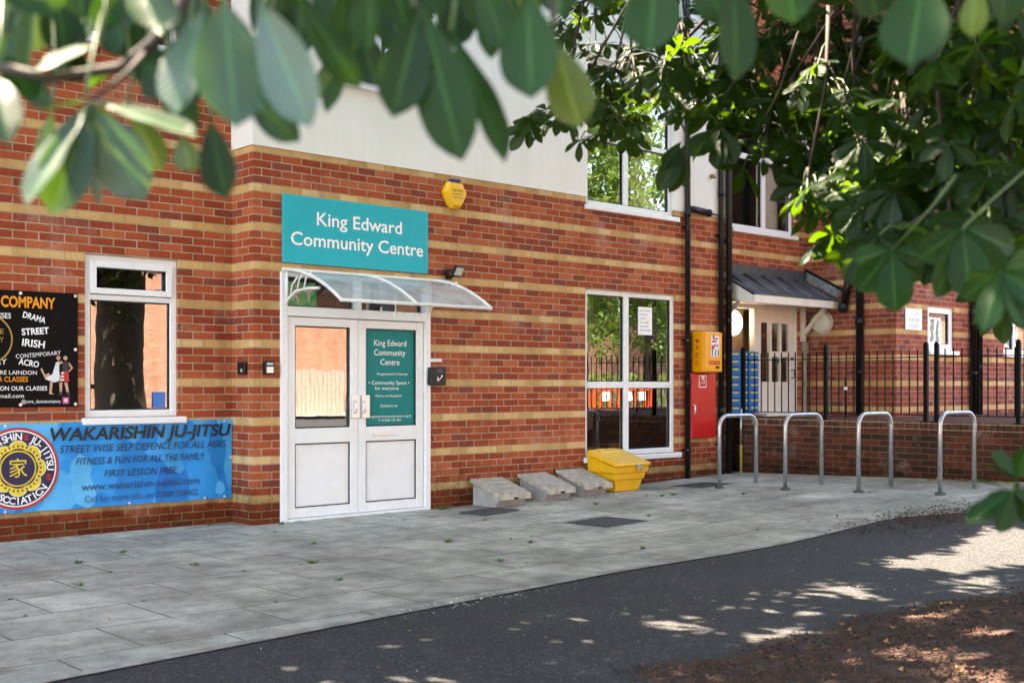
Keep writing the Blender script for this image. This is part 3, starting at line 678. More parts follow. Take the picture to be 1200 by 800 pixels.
ob_box(MB(), o, ax, u2, nn, .085, .06, .018).build('housing', M_black, t, bevel=.006)
ob_box(MB(), o + nn * .0195, ax, u2, nn, .068, .044, .002).build('lens', M_opal, t)
MB().tube([(2.345, -.03, 2.53), (2.345, -.06, 2.575)], .022, 10).bar((2.33, -.02, 2.57), (2.43, -.05, 2.575), .02, .02).build('sensor', M_black, t, smooth=True)

# glass canopy over the doors
t = tag(empty('door_canopy', (1.25, 0, 2.3)), 'curved clear plastic canopy with white arms over the double doors', 'canopy')
prof = [(-.985 * k / 9, 2.44 - .34 * k / 9 + .30 * (k / 9) * (1 - k / 9)) for k in range(10)]
mb = MB(); xs = lin(.33, 2.165, 12)
for x in xs:
    for y_, z_ in prof: mb.v.append((x, y_, z_ + .006))
n = len(prof)
for i in range(len(xs) - 1):
    for j in range(n - 1): mb.f.append((i * n + j, i * n + j + 1, (i + 1) * n + j + 1, (i + 1) * n + j))
ca = mb.build('canopy_sheet', M_acryl, t, smooth=True)
for x in (.33, 1.205, 2.165):
    mb = MB(); mb.tube([(x, y_, z_ + .012) for y_, z_ in prof], .017, 8); mb.build('edge_arm', M_white, t, smooth=True)
mb = MB(); mb.tube([(.32, prof[-1][0], prof[-1][1] + .004), (2.175, prof[-1][0], prof[-1][1] + .004)], .017, 8); mb.build('front_rail', M_white, t, smooth=True)
MB().box(.31, 2.18, -.035, -.03 + .028, 2.432, 2.468).build('wall_rail', M_white, t, bevel=.004)
for x in (.352, 2.14):
    mb = MB(); mb.tube([(x, -.03, 2.12), (x, -.05, 2.16), (x, -.20, 2.23), (x, -.40, 2.245), (x, -.60, 2.235)], .014, 8)
    for yy, zz in ((-.10, 2.195), (-.22, 2.235), (-.34, 2.245)): mb.tube([(x, yy, zz), (x, yy - .03, zz + .10), (x, yy - .13, zz + .175 - (.0 if yy > -.3 else .02))], .010, 7)
    mb.tube([(x, -.032, 2.11), (x, -.032, 2.43)], .014, 8); mb.build('bracket', M_white, t, smooth=True)
# fire exit sign hung inside the fanlight
s = tag(MB().box(.43, .76, .075, .085, 2.115, 2.345).build('exit_sign', M_green), 'green fire exit sign with white arrow behind the door fanlight', 'sign')
mb = MB(); F = faceY(.074)
mb.add([F(a, b, .001) for a, b in ((.655, 2.15), (.685, 2.15), (.685, 2.25), (.725, 2.25), (.67, 2.32), (.615, 2.25), (.655, 2.25))], [(0, 1, 2, 6), (2, 3, 4), (2, 4, 6), (6, 4, 5)])
mb.add([F(a, b, .001) for a, b in circle(.53, 2.30, .02, 12)], [tuple(range(12))])
for p, q, w_ in (((.53, 2.275), (.515, 2.21), .034), ((.515, 2.21), (.55, 2.175), .02), ((.55, 2.175), (.54, 2.135), .02), ((.51, 2.21), (.485, 2.17), .02), ((.485, 2.17), (.455, 2.17), .018), ((.53, 2.265), (.565, 2.235), .016), ((.525, 2.265), (.485, 2.25), .016)):
    v = Vector((q[0] - p[0], q[1] - p[1])); nn_ = Vector((-v.y, v.x)).normalized() * w_ / 2
    mb.add([F(a, b, .001) for a, b in ((p[0] + nn_.x, p[1] + nn_.y), (q[0] + nn_.x, q[1] + nn_.y), (q[0] - nn_.x, q[1] - nn_.y), (p[0] - nn_.x, p[1] - nn_.y))], [(0, 1, 2, 3)])
mb.build('pictogram', M_letter, s)

# small things round the door
t = tag(empty('ash_bin', (2.205, 0, 1.32)), 'black wall mounted cigarette bin with white symbol right of the doors', 'ash bin')
MB().prism([(2.1, 1.335), (2.115, 1.32), (2.295, 1.32), (2.31, 1.335), (2.305, 1.515), (2.11, 1.515)], F0, .004, .10).build('body', M_black, t, bevel=.012)
MB().prism([(2.17, 1.455), (2.25, 1.455), (2.25, 1.495), (2.17, 1.495)], F0, .101, .105).build('stubber_plate', M_steel, t)
mb = MB(); mb.prism([(2.182, 1.372), (2.188, 1.364), (2.238, 1.40), (2.232, 1.408)], F0, .101, .103); mb.prism(circle(2.245, 1.42, .012, 10), F0, .101, .103); mb.prism([(2.182, 1.41), (2.192, 1.416), (2.192, 1.372), (2.182, 1.372)], F0, .101, .103); mb.build('symbol', M_letter, t)
s = panel('small_notice', 2.165, 2.315, 1.575, 1.61, F0, .008, M_letter, 'small white strip notice above the black cigarette bin', 'sign')
mb = MB(); text(mb, 'CIGARETTES ONLY', F0, 2.18, 2.30, 1.585, .013, .0135); mb.build('lettering', M_dimletter, s)
t = tag(empty('key_safe', (.148, 0, 1.42)), 'grey and black key safe on the brick pier left of the doors', 'key safe')
MB().prism([(.098, 1.425), (.2, 1.425), (.2, 1.548), (.19, 1.558), (.108, 1.558), (.098, 1.548)], F0, .004, .055).build('body', M_black, t, bevel=.008)
MB().prism([(.112, 1.44), (.186, 1.44), (.186, 1.50), (.112, 1.50)], F0, .0555, .061).build('dial_cover', M_alu, t, bevel=.004)
MB().prism([(.115, 1.515), (.183, 1.515), (.183, 1.54), (.115, 1.54)], F0, .0555, .0585).build('lid_plate', M_dimletter, t)
FP = faceX(0)
t = tag(empty('door_bell', (0, .1, 1.42)), 'small black entry buzzer on the side face of the brick pier', 'buzzer')
MB().prism([(-.24, 1.425), (-.10, 1.425), (-.10, 1.548), (-.24, 1.548)], FP, .004, .04).build('body', M_black, t, bevel=.01)
MB().prism(circle(-.15, 1.465, .018, 14), FP, .0405, .046).build('button', M_alu, t)

# ---- banners on the left wall
bn = MB(); nx, nz_ = 40, 10; A0, A1, B0, B1 = -2.62, -.012, .222, .993
for j in range(nz_ + 1):
    for i in range(nx + 1):
        a = A0 + (A1 - A0) * i / nx; f_ = j / nz_; sag = .010 * math.sin(i / nx * math.pi * 5.0) ** 2 * (1 if f_ in (0, 1) else .6)
        b = B0 + (B1 - B0) * f_ + (sag * (.5 - f_) * 1.2)
        bn.v.append(FL(a, b, .016 + .012 * math.sin(i * .9 + f_ * 2) * math.sin(f_ * math.pi) + .003 * math.sin(i * 2.3 + j)))
for j in range(nz_):
    for i in range(nx): a = j * (nx + 1) + i; bn.f.append((a, a + 1, a + nx + 2, a + nx + 1))
s = tag(bn.build('ju_jitsu_banner', M_banner, smooth=True), 'long blue ju-jitsu class banner with round club badge under the left window', 'banner')
D = .034
for st_, a0, a1, z, cp, bo, sh, ro in (('WAKARISHIN JU-JITSU', -1.80, -.035, .835, .112, .022, .18, 0), ('STREET WISE SELF DEFENCE FOR ALL AGES', -1.715, -.085, .725, .066, 0, .2, 0), ('FITNESS & FUN FOR ALL THE FAMILY', -1.57, -.31, .612, .064, 0, .2, 0), ('FIRST LESSON FREE', -1.31, -.60, .495, .062, 0, .2, 0)):
    mb = MB(); text(mb, st_, FL, a0, a1, z, cp, D, bo, sh, ro); mb.build('heading_lettering', M_ink, s)
mb = MB(); text(mb, 'www.wakarishin-jujitsu.com', FL, -1.52, -.37, .382, .068, D, .004); mb.build('contact_lettering', M_ink2, s)
mb = MB(); text(mb, 'Call for more info on 07889 500402', FL, -1.49, -.385, .275, .058, D); mb.build('contact_lettering', M_ink2, s)
cx_, cz_ = -2.075, .606
for nm, r0, mt, dd in (('badge_rim', .352, M_redink, .030), ('badge_line', .330, M_letter, .0315), ('badge_field', .318, plain('badge_navy', (.008, .012, .06), .4, var=.05), .033)):
    mb = MB(); mb.add([FL(a, b, dd) for a, b in circle(cx_, cz_, r0, 56)], [tuple(range(56))]); mb.build(nm, mt, s)
def flower(r, k, n=16):
    return [(cx_ + (r * (1 + k * abs(math.cos(n / 4 * (2 * math.pi * i / 96))) ** .7 - k)) * math.cos(2 * math.pi * i / 96), cz_ + (r * (1 + k * abs(math.cos(n / 4 * (2 * math.pi * i / 96))) ** .7 - k)) * math.sin(2 * math.pi * i / 96)) for i in range(96)]
for nm, r0, k_, mt, dd in (('badge_flower_edge', .243, .16, plain('badge_cream', (.75, .68, .35), .4), .0342), ('badge_flower', .232, .16, plain('badge_gold', (.75, .55, .04), .4), .0350), ('badge_petal', .172, .06, MATS['badge_navy'], .0358), ('badge_core_ring', .155, .0, MATS['badge_gold'], .0366), ('badge_core', .143, 0, MATS['badge_navy'], .0374)):
    mb = MB(); mb.add([FL(cx_, cz_, dd)] + [FL(a, b, dd) for a, b in flower(r0, k_)], [(0, 1 + i, 1 + (i + 1) % 96) for i in range(96)]); mb.build(nm, mt, s)
mb = MB()
for i in range(32):
    th = 2 * math.pi * i / 32; 
    mb.add([FL(cx_ + r_ * math.cos(th + o_), cz_ + r_ * math.sin(th + o_), .0356) for r_, o_ in ((.178, 0), (.195, .05), (.205, 0), (.195, -.05))], [(0, 1, 2, 3)])
mb.build('badge_petal', MATS['badge_navy'], s)
mb = MB(); ring_text(mb, 'WAKARISHIN', FL, cx_, cz_, .277, .085, 128, 78, .036); ring_text(mb, 'JU-JITSU', FL, cx_, cz_, .277, .085, 32, 64, .036); ring_text(mb, 'ASSOCIATION', FL, cx_, cz_, .277, .085, 270, 100, .036, True); mb.build('badge_lettering', M_letter, s)
mb = MB()
for th in (76, -18, 198):
    a, b = cx_ + .277 * math.cos(R(th)), cz_ + .277 * math.sin(R(th))
    for k in range(3): mb.add([FL(a + dx, b + dz_, .036) for dx, dz_ in ((-.022, -.022 + k * .018), (.022, -.024 + k * .018), (.022, -.016 + k * .018), (-.022, -.014 + k * .018))], [(0, 1, 2, 3)])
    mb.add([FL(a + dx, b + dz_, .0362) for dx, dz_ in ((-.004, -.03), (.004, -.03), (.004, .03), (-.004, .03))], [(0, 1, 2, 3)])
mb.build('badge_character', M_redink, s)
mb = MB(); text(mb, '\u5bb6', FL, cx_ - .075, cx_ + .075, cz_ - .062, .125, .0385); mb.build('badge_character', MATS['badge_gold'], s)
for a in (-2.5, -2.18, -1.42, -.66, -.1):
    for b in (B0 + .02, B1 - .02): MB().prism(circle(a + (.35 if b < .5 and a > -1.5 and a < -.2 else 0), b, .012, 12), FL, .024, .030).build('eyelet', M_alu, s)
MB().prism(circle(-.035, .62, .012, 12), FL, .024, .030).build('eyelet', M_alu, s)

s = panel('dance_banner', -3.25, -1.545, 1.132, 2.138, FL, .01, M_blackban, 'black dance company banner with class list left of the small window', 'banner', d0=.008)
D = .0205
mb = MB(); text(mb, 'DANCE COMPANY', FL, -2.56, -1.748, 1.995, .092, D, .03); mb.build('orange_lettering', plain('orange_print', (.85, .30, .01), .4), s)
mb = MB(); text(mb, 'BOOK YOUR CLASSES', FL, -2.52, -1.985, 1.352, .045, D, .01); mb.build('orange_lettering', MATS['orange_print'], s)
for st_, a0, a1, z, cp, ro, bo in (('DANCE CLASSES', -2.56, -2.13, 1.895, .045, 0, .01), ('DRAMA', -2.03, -1.83, 1.885, .052, -14, .02), ('STREET', -2.04, -1.805, 1.765, .055, 5, .03), ('IRISH', -2.035, -1.84, 1.655, .062, -6, .02),
                          ('CONTEMPORARY', -2.09, -1.70, 1.572, .036, 6, -.005), ('ACRO', -2.065, -1.89, 1.49, .052, -9, .02), ('SATURDAY', -2.55, -2.165, 1.50, .05, 0, 0), ('COMMUNITY CENTRE LAINDON', -2.70, -1.91, 1.415, .034, 0, .0),
                          ('INFORMATION ON OUR CLASSES', -2.58, -1.82, 1.278, .036, 0, .01), ('dancecompany@gmail.com', -2.66, -2.02, 1.215, .034, 0, 0), ('@core_dancecompany', -2.04, -1.70, 1.168, .030, 0, 0)):
    mb = MB(); text(mb, st_, FL, a0, a1, z, cp, D, bo, 0, ro); mb.build('white_lettering', M_letter, s)
mb = MB(); o_ = circle(-2.33, 1.715, .215, 48); i_ = circle(-2.325, 1.715, .198, 48)
mb.add([FL(a, b, D) for a, b in o_ + i_], [(k, (k + 1) % 48, 48 + (k + 1) % 48, 48 + k) for k in range(48)]); mb.build('gold_ring', plain('gold_print', (.45, .25, .04), .4), s)
mb = MB()
for st_, z in (('DANCE', 1.76), ('COMPANY', 1.69)): text(mb, st_, FL, -2.46, -2.19, z, .045, D)
mb.build('ring_lettering', MATS['gold_print'], s)
m_skin = plain('printed_skin', (.52, .30, .20), .5); m_pw = plain('printed_white', (.70, .70, .74), .5)
def flat(polys, name, mt, d=D): 
    mb = MB()
    for p in polys: mb.add([FL(-2.214 + (a) * .00735, 1.234 + (462 - b) * .00755, d) for a, b in p], [tuple(range(len(p)))])
    return mb.build(name, mt, s)
flat([[(57, 446), (60.5, 446), (59, 459), (62, 461), (56, 460.5)], [(57, 440), (52, 444), (45.5, 432), (47.5, 430), (51, 438), (56, 436)], circle(67, 418.5, 2.6, 10), circle(75.5, 418.5, 2.6, 10), [(68, 447), (72, 447), (71, 459), (68.5, 459)], [(74, 447), (78, 447), (80, 459), (77, 459)], [(80, 423), (85, 430), (80, 435), (79.3, 433.5), (82.3, 430), (79, 426)], [(66, 424), (71, 422), (73, 424), (67, 427)]], 'printed_dancer', m_skin)
flat([[(60, 437), (64, 424), (68, 422), (68, 436), (70, 445), (62, 447), (51, 443)]], 'printed_dress', m_pw, D + .0006)
flat([[(72, 424), (76, 422), (80, 424), (79, 434), (72, 434)], [(68, 458), (71.5, 458), (72, 462), (67, 462)], [(77, 458), (80.5, 458), (82, 462), (77, 462)]], 'printed_costume', plain('printed_black', (.02, .02, .022), .4), D + .0008)
flat([[(72, 433), (79, 433), (80, 446), (67, 446)]], 'printed_skirt', M_redink, D + .0006)
flat([[(70.5, 435), (74, 435), (73.5, 437), (70, 437)], [(70, 439), (74, 439), (73.5, 441), (69.5, 441)], [(69.5, 443), (74, 443), (73.5, 445), (69, 445)]], 'printed_stripe', m_pw, D + .0012)
flat([[(72, 464), (80, 464), (80, 472), (72, 472)]], 'printed_icon', plain('magenta_print', (.55, .06, .22), .4, var=.6, scale=25))
flat([[(72.6 + 1.6, 466), (77.8, 466), (77.8, 470), (74.2, 470)]], 'printed_icon_lens', m_pw, D + .0006)
for a in (-2.05, -1.57, -3.2, -2.7):
    for b in (1.155, 2.115): MB().prism(circle(a, b, .014, 12), FL, .0195, .026).build('screw_cap', M_alu, s)
MB().prism(circle(-1.57, 1.64, .014, 12), FL, .0195, .026).build('screw_cap', M_alu, s)

# ---- defibrillator cabinet, red cabinet
t = tag(empty('defibrillator_box', (6.815, 0, 1.5)), 'yellow AED defibrillator cabinet between the black downpipes', 'defibrillator')
MB().box(6.595, 6.96, -.245, -.02, 1.49, 2.035).build('body', M_aed, t, bevel=.03, seg=3)
MB().box(6.595, 6.96, -.262, -.247, 1.50, 2.025).build('door', M_aed, t, bevel=.012)
FA = faceX(6.595); mb = MB()
for ch, z in (('A', 1.79), ('E', 1.685), ('D', 1.58)): text(mb, ch, FA, .105, .16, z, .068, .0025, .01)
hx, hz = .132, 1.91
hp = [(hx, hz - .035)] + [(hx + .032, hz + .005), (hx + .026, hz + .024), (hx + .012, hz + .026), (hx, hz + .012), (hx - .012, hz + .026), (hx - .026, hz + .024), (hx - .032, hz + .005)]
mb.add([FA(a, b, .0025) for a, b in hp], [tuple(range(8))]); mb.build('lettering', M_redink, t)
FD = faceY(-.262); mb = MB(); mb.add([FD(a, b, .002) for a, b in ((6.715, 1.70), (6.895, 1.70), (6.895, 1.98), (6.715, 1.98))], [(0, 1, 2, 3)]); mb.build('instruction_label', m_pw, t)
mb = MB(); 
for a, b, ww, hh in ((6.755, 1.93, .11, .02), (6.735, 1.89, .10, .025), (6.775, 1.84, .10, .02), (6.73, 1.80, .06, .05)): mb.add([FD(p, q, .003) for p, q in ((a, b), (a + ww, b), (a + ww, b + hh), (a, b + hh))], [(0, 1, 2, 3)])
mb.build('label_print', M_redink, t)
mb = MB(); 
for a in (6.735, 6.805, 6.86): mb.add([FD(p, q, .0032) for p, q in ((a, 1.71), (a + .02, 1.71), (a + .024, 1.79), (a + .005, 1.80))], [(0, 1, 2, 3)])
mb.add([FD(p, q, .0032) for p, q in ((6.755, 1.95), (6.785, 1.95), (6.785, 1.99), (6.755, 1.99))], [(0, 1, 2, 3)]); mb.build('label_figure', M_ink, t)
mb = MB(); mb.add([FD(a, b, .002) for a, b in ((6.675, 1.595), (6.915, 1.595), (6.915, 1.645), (6.675, 1.645))], [(0, 1, 2, 3)]); mb.build('red_strip', M_redink, t)
mb = MB(); text(mb, 'DEFIBRILLATOR', FD, 6.685, 6.905, 1.608, .026, .003); mb.build('strip_lettering', M_aed, t)
MB().prism([(6.825, 1.545), (6.885, 1.545), (6.885, 1.575), (6.825, 1.575)], FD, .001, .012).build('keypad', M_black, t)
t = tag(empty('red_cabinet', (6.795, 0, .61)), 'red metal fire cabinet on the wall below the yellow defibrillator', 'cabinet')
MB().box(6.505, 7.015, -.10, -.004, .615, 1.475).build('body', M_red, t, bevel=.006)
MB().box(6.51, 7.01, -.118, -.102, .62, 1.47).build('door', M_red, t, bevel=.012, seg=3)
FC = faceY(-.118); mb = MB(); mb.add([FC(a, b, .002) for a, b in ((6.645, 1.29), (6.805, 1.29), (6.805, 1.455), (6.645, 1.455))], [(0, 1, 2, 3)]); mb.build('sign_sticker', M_letter, t)
mb = MB()
for a0, a1, b0, b1 in ((6.657, 6.793, 1.302, 1.345), (6.657, 6.705, 1.35, 1.442), (6.711, 6.745, 1.35, 1.40), (6.76, 6.793, 1.35, 1.442)): mb.add([FC(a, b, .003) for a, b in ((a0, b0), (a1, b0), (a1, b1), (a0, b1))], [(0, 1, 2, 3)])
mb.build('sticker_symbol', M_redink, t)
mb = MB(); mb.tube([(6.53, -.118, 1.06), (6.53, -.15, 1.05), (6.53, -.15, .95), (6.53, -.118, .94)], .01, 8); mb.build('handle', M_alu, t, smooth=True)

# notice inside the big window
s = tag(MB().box(5.63, 5.90, .060, .064, 1.97, 2.33).build('window_notice', M_letter), 'white printed notice stuck on the upper right pane of the big window', 'notice')
mb = MB(); F = faceY(.0595)
for k, tx in enumerate(('KING EDWARD', 'COMMUNITY', 'CENTRE', 'HALL HIRE', 'ENQUIRIES', 'RING THE BELL')): text(mb, tx, F, 5.67, 5.67 + .014 * len(tx) + .03, 2.27 - k * .05, .022, 0)
mb.build('lettering', M_ink, s)

# chair, curtain and carton inside the room
t = tag(empty('purple_chair', (4.9, .75, 0)), 'purple chair just inside the big ground floor window', 'chair')
mb = MB(); 
bp = [(4.62, .42, .40), (4.62, .42, .74), (5.02, .55, .74), (5.08, .50, .86), (5.12, .6, .62), (5.06, .6, .40)]
MB().hexa([(4.70, .42, .36), (5.10, .42, .36), (5.14, .46, .36), (4.68, .46, .36)], [(4.70, .36, .74), (5.02, .36, .74), (5.04, .40, .74), (4.69, .40, .74)]).build('backrest', M_purple, t, bevel=.02)
MB().box(4.68, 5.10, .47, .88, .36, .44).build('seat', M_purple, t, bevel=.02)
MB().hexa([(5.10, .42, .36), (5.14, .42, .36), (5.14, .80, .36), (5.10, .80, .36)], [(5.18, .36, .84), (5.22, .36, .84), (5.20, .62, .66), (5.16, .62, .66)]).build('arm', M_purple, t, bevel=.015)
for x in (4.7, 5.06):
    for y in (.48, .84): MB().tube([(x, y, -.02), (x, y, .36)], .014, 8).build('leg', M_black, t)
cu = MB(); n = 24
for i in range(n + 1):
    for z in (.1, 2.6): cu.v.append((6.02 + .33 * i / n, 1.55 + .03 * math.sin(i * 1.6), z))
for i in range(n): cu.f.append((2 * i, 2 * i + 2, 2 * i + 3, 2 * i + 1))
tag(cu.build('curtain', M_curtain, smooth=True), 'pale beige full length curtain at the right of the big ground floor window', 'curtain', 'window curtains')
for a, y0, z0, z1, lb in ((4.72, .30, 3.7, 5.3, 'pale net curtain behind the left panes of the rendered upper window'), (5.75, .30, 3.6, 5.3, 'pale net curtain behind the right panes of the rendered upper window'), (8.72, .45, 3.65, 4.6, 'beige blind behind the right casement above the porch')):
    cu = MB()
    wd = .5 if a < 8 else .56
    if a < 5: wd = .12
    for i in range(n + 1):
        for z in (z0, z1): cu.v.append((a + wd * i / n, y0 + (.025 if a < 8 else .004) * math.sin(i * 1.9), z))
    for i in range(n): cu.f.append((2 * i, 2 * i + 2, 2 * i + 3, 2 * i + 1))
    tag(cu.build('curtain', M_curtain, smooth=True), lb, 'curtain', 'window curtains')
tag(MB().box(5.55, 5.9, .5, .75, .35, .55).box(5.56, 5.725, .51, .74, .552, .556).box(5.735, 5.89, .51, .74, .552, .556).build('cardboard_box', M_brown, bevel=.004), 'brown cardboard box low behind the right lower pane of the big window', 'box')

# ---- mailboxes
t = tag(empty('mailbox_bank', (7.93, .2, .92)), 'bank of small blue mailboxes with yellow tags left of the cream door', 'mailbox')
MB().box(7.60, 8.285, .105, .195, .925, 1.80).build('carcass', plain('dark_blue_enamel', (.004, .03, .12), .4), t)
for c in range(3):
    for r_ in range(8):
        a = 7.605 + c * .227; b = .93 + r_ * .109
        d_ = MB().box(a, a + .219, .088, .1035, b, b + .102).build('door', M_mail, t, bevel=.004)
        MB().box(a + .03, a + .19, .083, .0875, b + .058, b + .077).build('tag', M_mailtag, d_)
# ---- round lamps
t = tag(empty('round_lamp', (7.93, .6, 2.2)), 'lit round white lamp behind the side light of the cream door', 'lamp', 'round bulkhead lamps')
mb = MB()
for k, (rr, dd) in enumerate(((.18, 0), (.18, .05), (.155, .075), (.09, .092), (.001, .096))):
    for a, b in circle(8.09, 2.225, rr, 28): mb.v.append((a, .42 - dd, b))
for i in range(4):
    for j in range(28): mb.f.append((i * 28 + j, i * 28 + (j + 1) % 28, (i + 1) * 28 + (j + 1) % 28, (i + 1) * 28 + j))
mb.build('diffuser', M_litopal, t, smooth=True)
mb = MB(); mb.prism(circle(8.09, 2.225, .19, 28), faceY(.44), 0, .04); mb.build('base', M_white, t)
MB().box(7.54, 8.42, .46, .48, 1.3, 2.6).build('backing_board', M_brown, t)
t = tag(empty('round_lamp', (9.65, -.1, 2.1)), 'unlit round opal lamp on the side wall right of the porch', 'lamp', 'round bulkhead lamps')
FX = faceX(9.65); mb = MB()
for k, (rr, dd) in enumerate(((.165, .02), (.165, .07), (.15, .10), (.10, .12), (.001, .128))):
    for a, b in circle(.10, 2.262, rr, 28): mb.v.append(FX(a, b, dd))
for i in range(4):
    for j in range(28): mb.f.append((i * 28 + j, i * 28 + (j + 1) % 28, (i + 1) * 28 + (j + 1) % 28, (i + 1) * 28 + j))
mb.build('diffuser', M_opal, t, smooth=True)
mb = MB(); mb.prism(circle(.10, 2.262, .175, 28), FX, .003, .022); mb.build('base', M_white, t)
MB().tube([(9.635, -.10, 2.43), (9.635, -.10, 2.56)], .012, 8).build('conduit', M_white, t)
# conduit and grey meter box left of the wing corner
t = tag(empty('wall_conduit', (9.58, .12, .9)), 'stained grey cable conduit beside the cream door frame', 'conduit')
MB().tube([(9.56, .16, .90), (9.56, .16, 1.80)], .028, 10).box(9.52, 9.60, .12, .195, 1.80, 1.97).build('pipe', M_conc2, t)

# wing sign
s = panel('block_sign', 9.89, 10.36, 2.125, 2.435, FW, .012, M_letter, 'white flat numbers sign left of the small wing window', 'sign')
mb = MB(); text(mb, '1-25', FW, 10.03, 10.24, 2.335, .055, .0175); text(mb, 'HUNTER', FW, 9.97, 10.28, 2.245, .055, .0175); text(mb, 'COURT', FW, 9.99, 10.26, 2.155, .05, .0175); mb.build('lettering', plain('grey_ink', (.12, .12, .13), .5), s)

# security camera and small wall bracket on the render
t = tag(empty('security_camera', (6.85, -.014, 5.25)), 'small black dome security camera high on the white render', 'camera')
MB().tube([(6.85, -.016, 5.29), (6.85, -.06, 5.29)], .06, 14).build('base', M_black, t, smooth=True)
MB().tube([(6.87, -.05, 5.29), (6.90, -.11, 5.28), (6.93, -.15, 5.27)], [.055, .05, .02], 14).build('camera_body', M_black, t, smooth=True)
tag(MB().tube([(7.04, -.016, 4.16), (7.04, -.06, 4.16)], .03, 10).tube([(7.04, -.06, 4.16), (7.06, -.07, 4.13)], .02, 8).build('vent_cap', M_brown, smooth=True), 'small rusty vent cap on the render between the downpipes', 'vent')

# ------------------------------------------------------------------ things on the pavement
def meter_cover():
    t = empty('concrete_cover', (0, 0, 0)); W_ = .47
    # wedge-shaped base box
    MB().prism([(-.02, 0), (-.40, 0), (-.47, .10), (-.02, .235)], lambda a, b, d: (d, a, b), .03, W_ - .03).build('base', M_conc2, t, bevel=.008)
    # thick stepped sloping lid
    MB().hexa([(0, -.52, .085), (W_, -.52, .085), (W_, -.01, .255), (0, -.01, .255)], [(0, -.50, .155), (W_, -.50, .155), (W_, -.005, .30), (0, -.005, .30)]).build('lid', M_conc, t, bevel=.012)
    for f_ in (.30, .55, .78):
        y = -.5 * f_; z = .30 - .145 * f_ + .002
        MB().hexa([(.004, y - .012, z - .01), (W_ - .004, y - .012, z - .01), (W_ - .004, y, z - .01), (.004, y, z - .01)], [(.004, y - .012, z - .002), (W_ - .004, y - .012, z - .002), (W_ - .004, y, z + .006), (.004, y, z + .006)]).build('lid_joint', M_conc2, t)
    MB().box(.205, .265, -.528, -.515, .095, .115).build('lifting_slot', M_black, t)
    return t
mc = meter_cover()
for i, (x, z, lb) in enumerate(((2.715, .0, 'sloping concrete cover box nearest the doors, beside a dark ground plate'), (3.425, .005, 'middle one of the three sloping concrete cover boxes along the wall'), (4.05, .02, 'sloping concrete cover box touching the yellow grit bin'))):
    o = mc if i == 0 else copy_tree(mc)
    o.location = (x, -.01, gz(x + .3, -.3) + .002 - .01); o.rotation_euler.z = R((-1.5, 1, -.6)[i]); tag(o, lb, 'cover box', 'sloping concrete cover boxes')
t = tag(empty('grit_bin', (5.0, -.35, gz(5, -.3))), 'yellow plastic grit bin with sloping lid below the big window', 'grit bin')
gx0, gx1, gy0, gy1, g0 = 4.635, 5.06, -.45, -.06, gz(5, -.3) + .002
def ring(k, z, zb=None): # taper outwards upwards
    return [(gx0 - k, gy0 - k, z), (gx1 + k, gy0 - k, z), (gx1 + k, gy1, zb or z), (gx0 - k, gy1, zb or z)]
MB().hexa(ring(0, g0), ring(.03, g0 + .135)).hexa(ring(.045, g0 + .137), ring(.06, g0 + .215)).hexa(ring(.075, g0 + .217), ring(.09, g0 + .29, g0 + .42)).build('body', M_yellow, t, bevel=.012)
MB().hexa(ring(.10, g0 + .292, g0 + .422), [(gx0 - .11, gy0 - .11, g0 + .335), (gx1 + .11, gy0 - .11, g0 + .335), (gx1 + .08, gy1, g0 + .49), (gx0 - .08, gy1, g0 + .49)]).build('lid', M_yellow, t, bevel=.016, seg=3)
MB().hexa([(4.64, -.20, g0 + .44), (5.06, -.20, g0 + .44), (5.04, -.08, g0 + .475), (4.66, -.08, g0 + .475)], [(4.67, -.19, g0 + .464), (5.03, -.19, g0 + .464), (5.02, -.09, g0 + .498), (4.68, -.09, g0 + .498)]).build('lid_ridge', M_yellow, t, bevel=.008)
MB().box(4.90, 4.97, -.582, -.561, g0 + .26, g0 + .325).tube([(4.935, -.58, g0 + .285), (4.935, -.60, g0 + .285)], .018, 12).build('padlock', M_galv, t, bevel=.004)

def rack():
    t = empty('bike_stand', (0, 0, 0)); W_, Hh, r_ = .70, .86, .14
    pts = [(0, 0, -.06), (0, 0, Hh - r_)] + [(r_ + r_ * math.cos(R(a)), 0, Hh - r_ + r_ * math.sin(R(a))) for a in (165, 150, 135, 120, 105, 90)] + [(W_ - r_ + r_ * math.cos(R(a)), 0, Hh - r_ + r_ * math.sin(R(a))) for a in (90, 75, 60, 45, 30, 15)] + [(W_, 0, Hh - r_), (W_, 0, -.06)]
    MB().tube(pts, .0245, 14).build('hoop', M_galv, t, smooth=True)
    for x in (0, W_): MB().tube([(x, 0, -.02), (x, 0, .012)], .055, 16).build('ground_collar', M_steel, t)
    return t
rk = rack()
RK = [(5.62, -1.24), (5.80, -2.05), (5.92, -2.93), (6.06, -3.82)]
RKL = ['galvanised hoop bike stand nearest the wall and red cabinet', 'galvanised hoop bike stand second from the wall, in front of the cream door', 'galvanised hoop bike stand second from the right end of the row', 'scuffed galvanised hoop bike stand at the right end, nearest the tarmac']
for i, (x, y) in enumerate(RK):
    o = rk if i == 0 else copy_tree(rk)
    o.location = (x, y, gz(x + .35, y)); o.rotation_euler.z = R((-2.5, -3, 0, -3)[i]); tag(o, RKL[i], 'bike stand', 'hoop bike stands in a row')
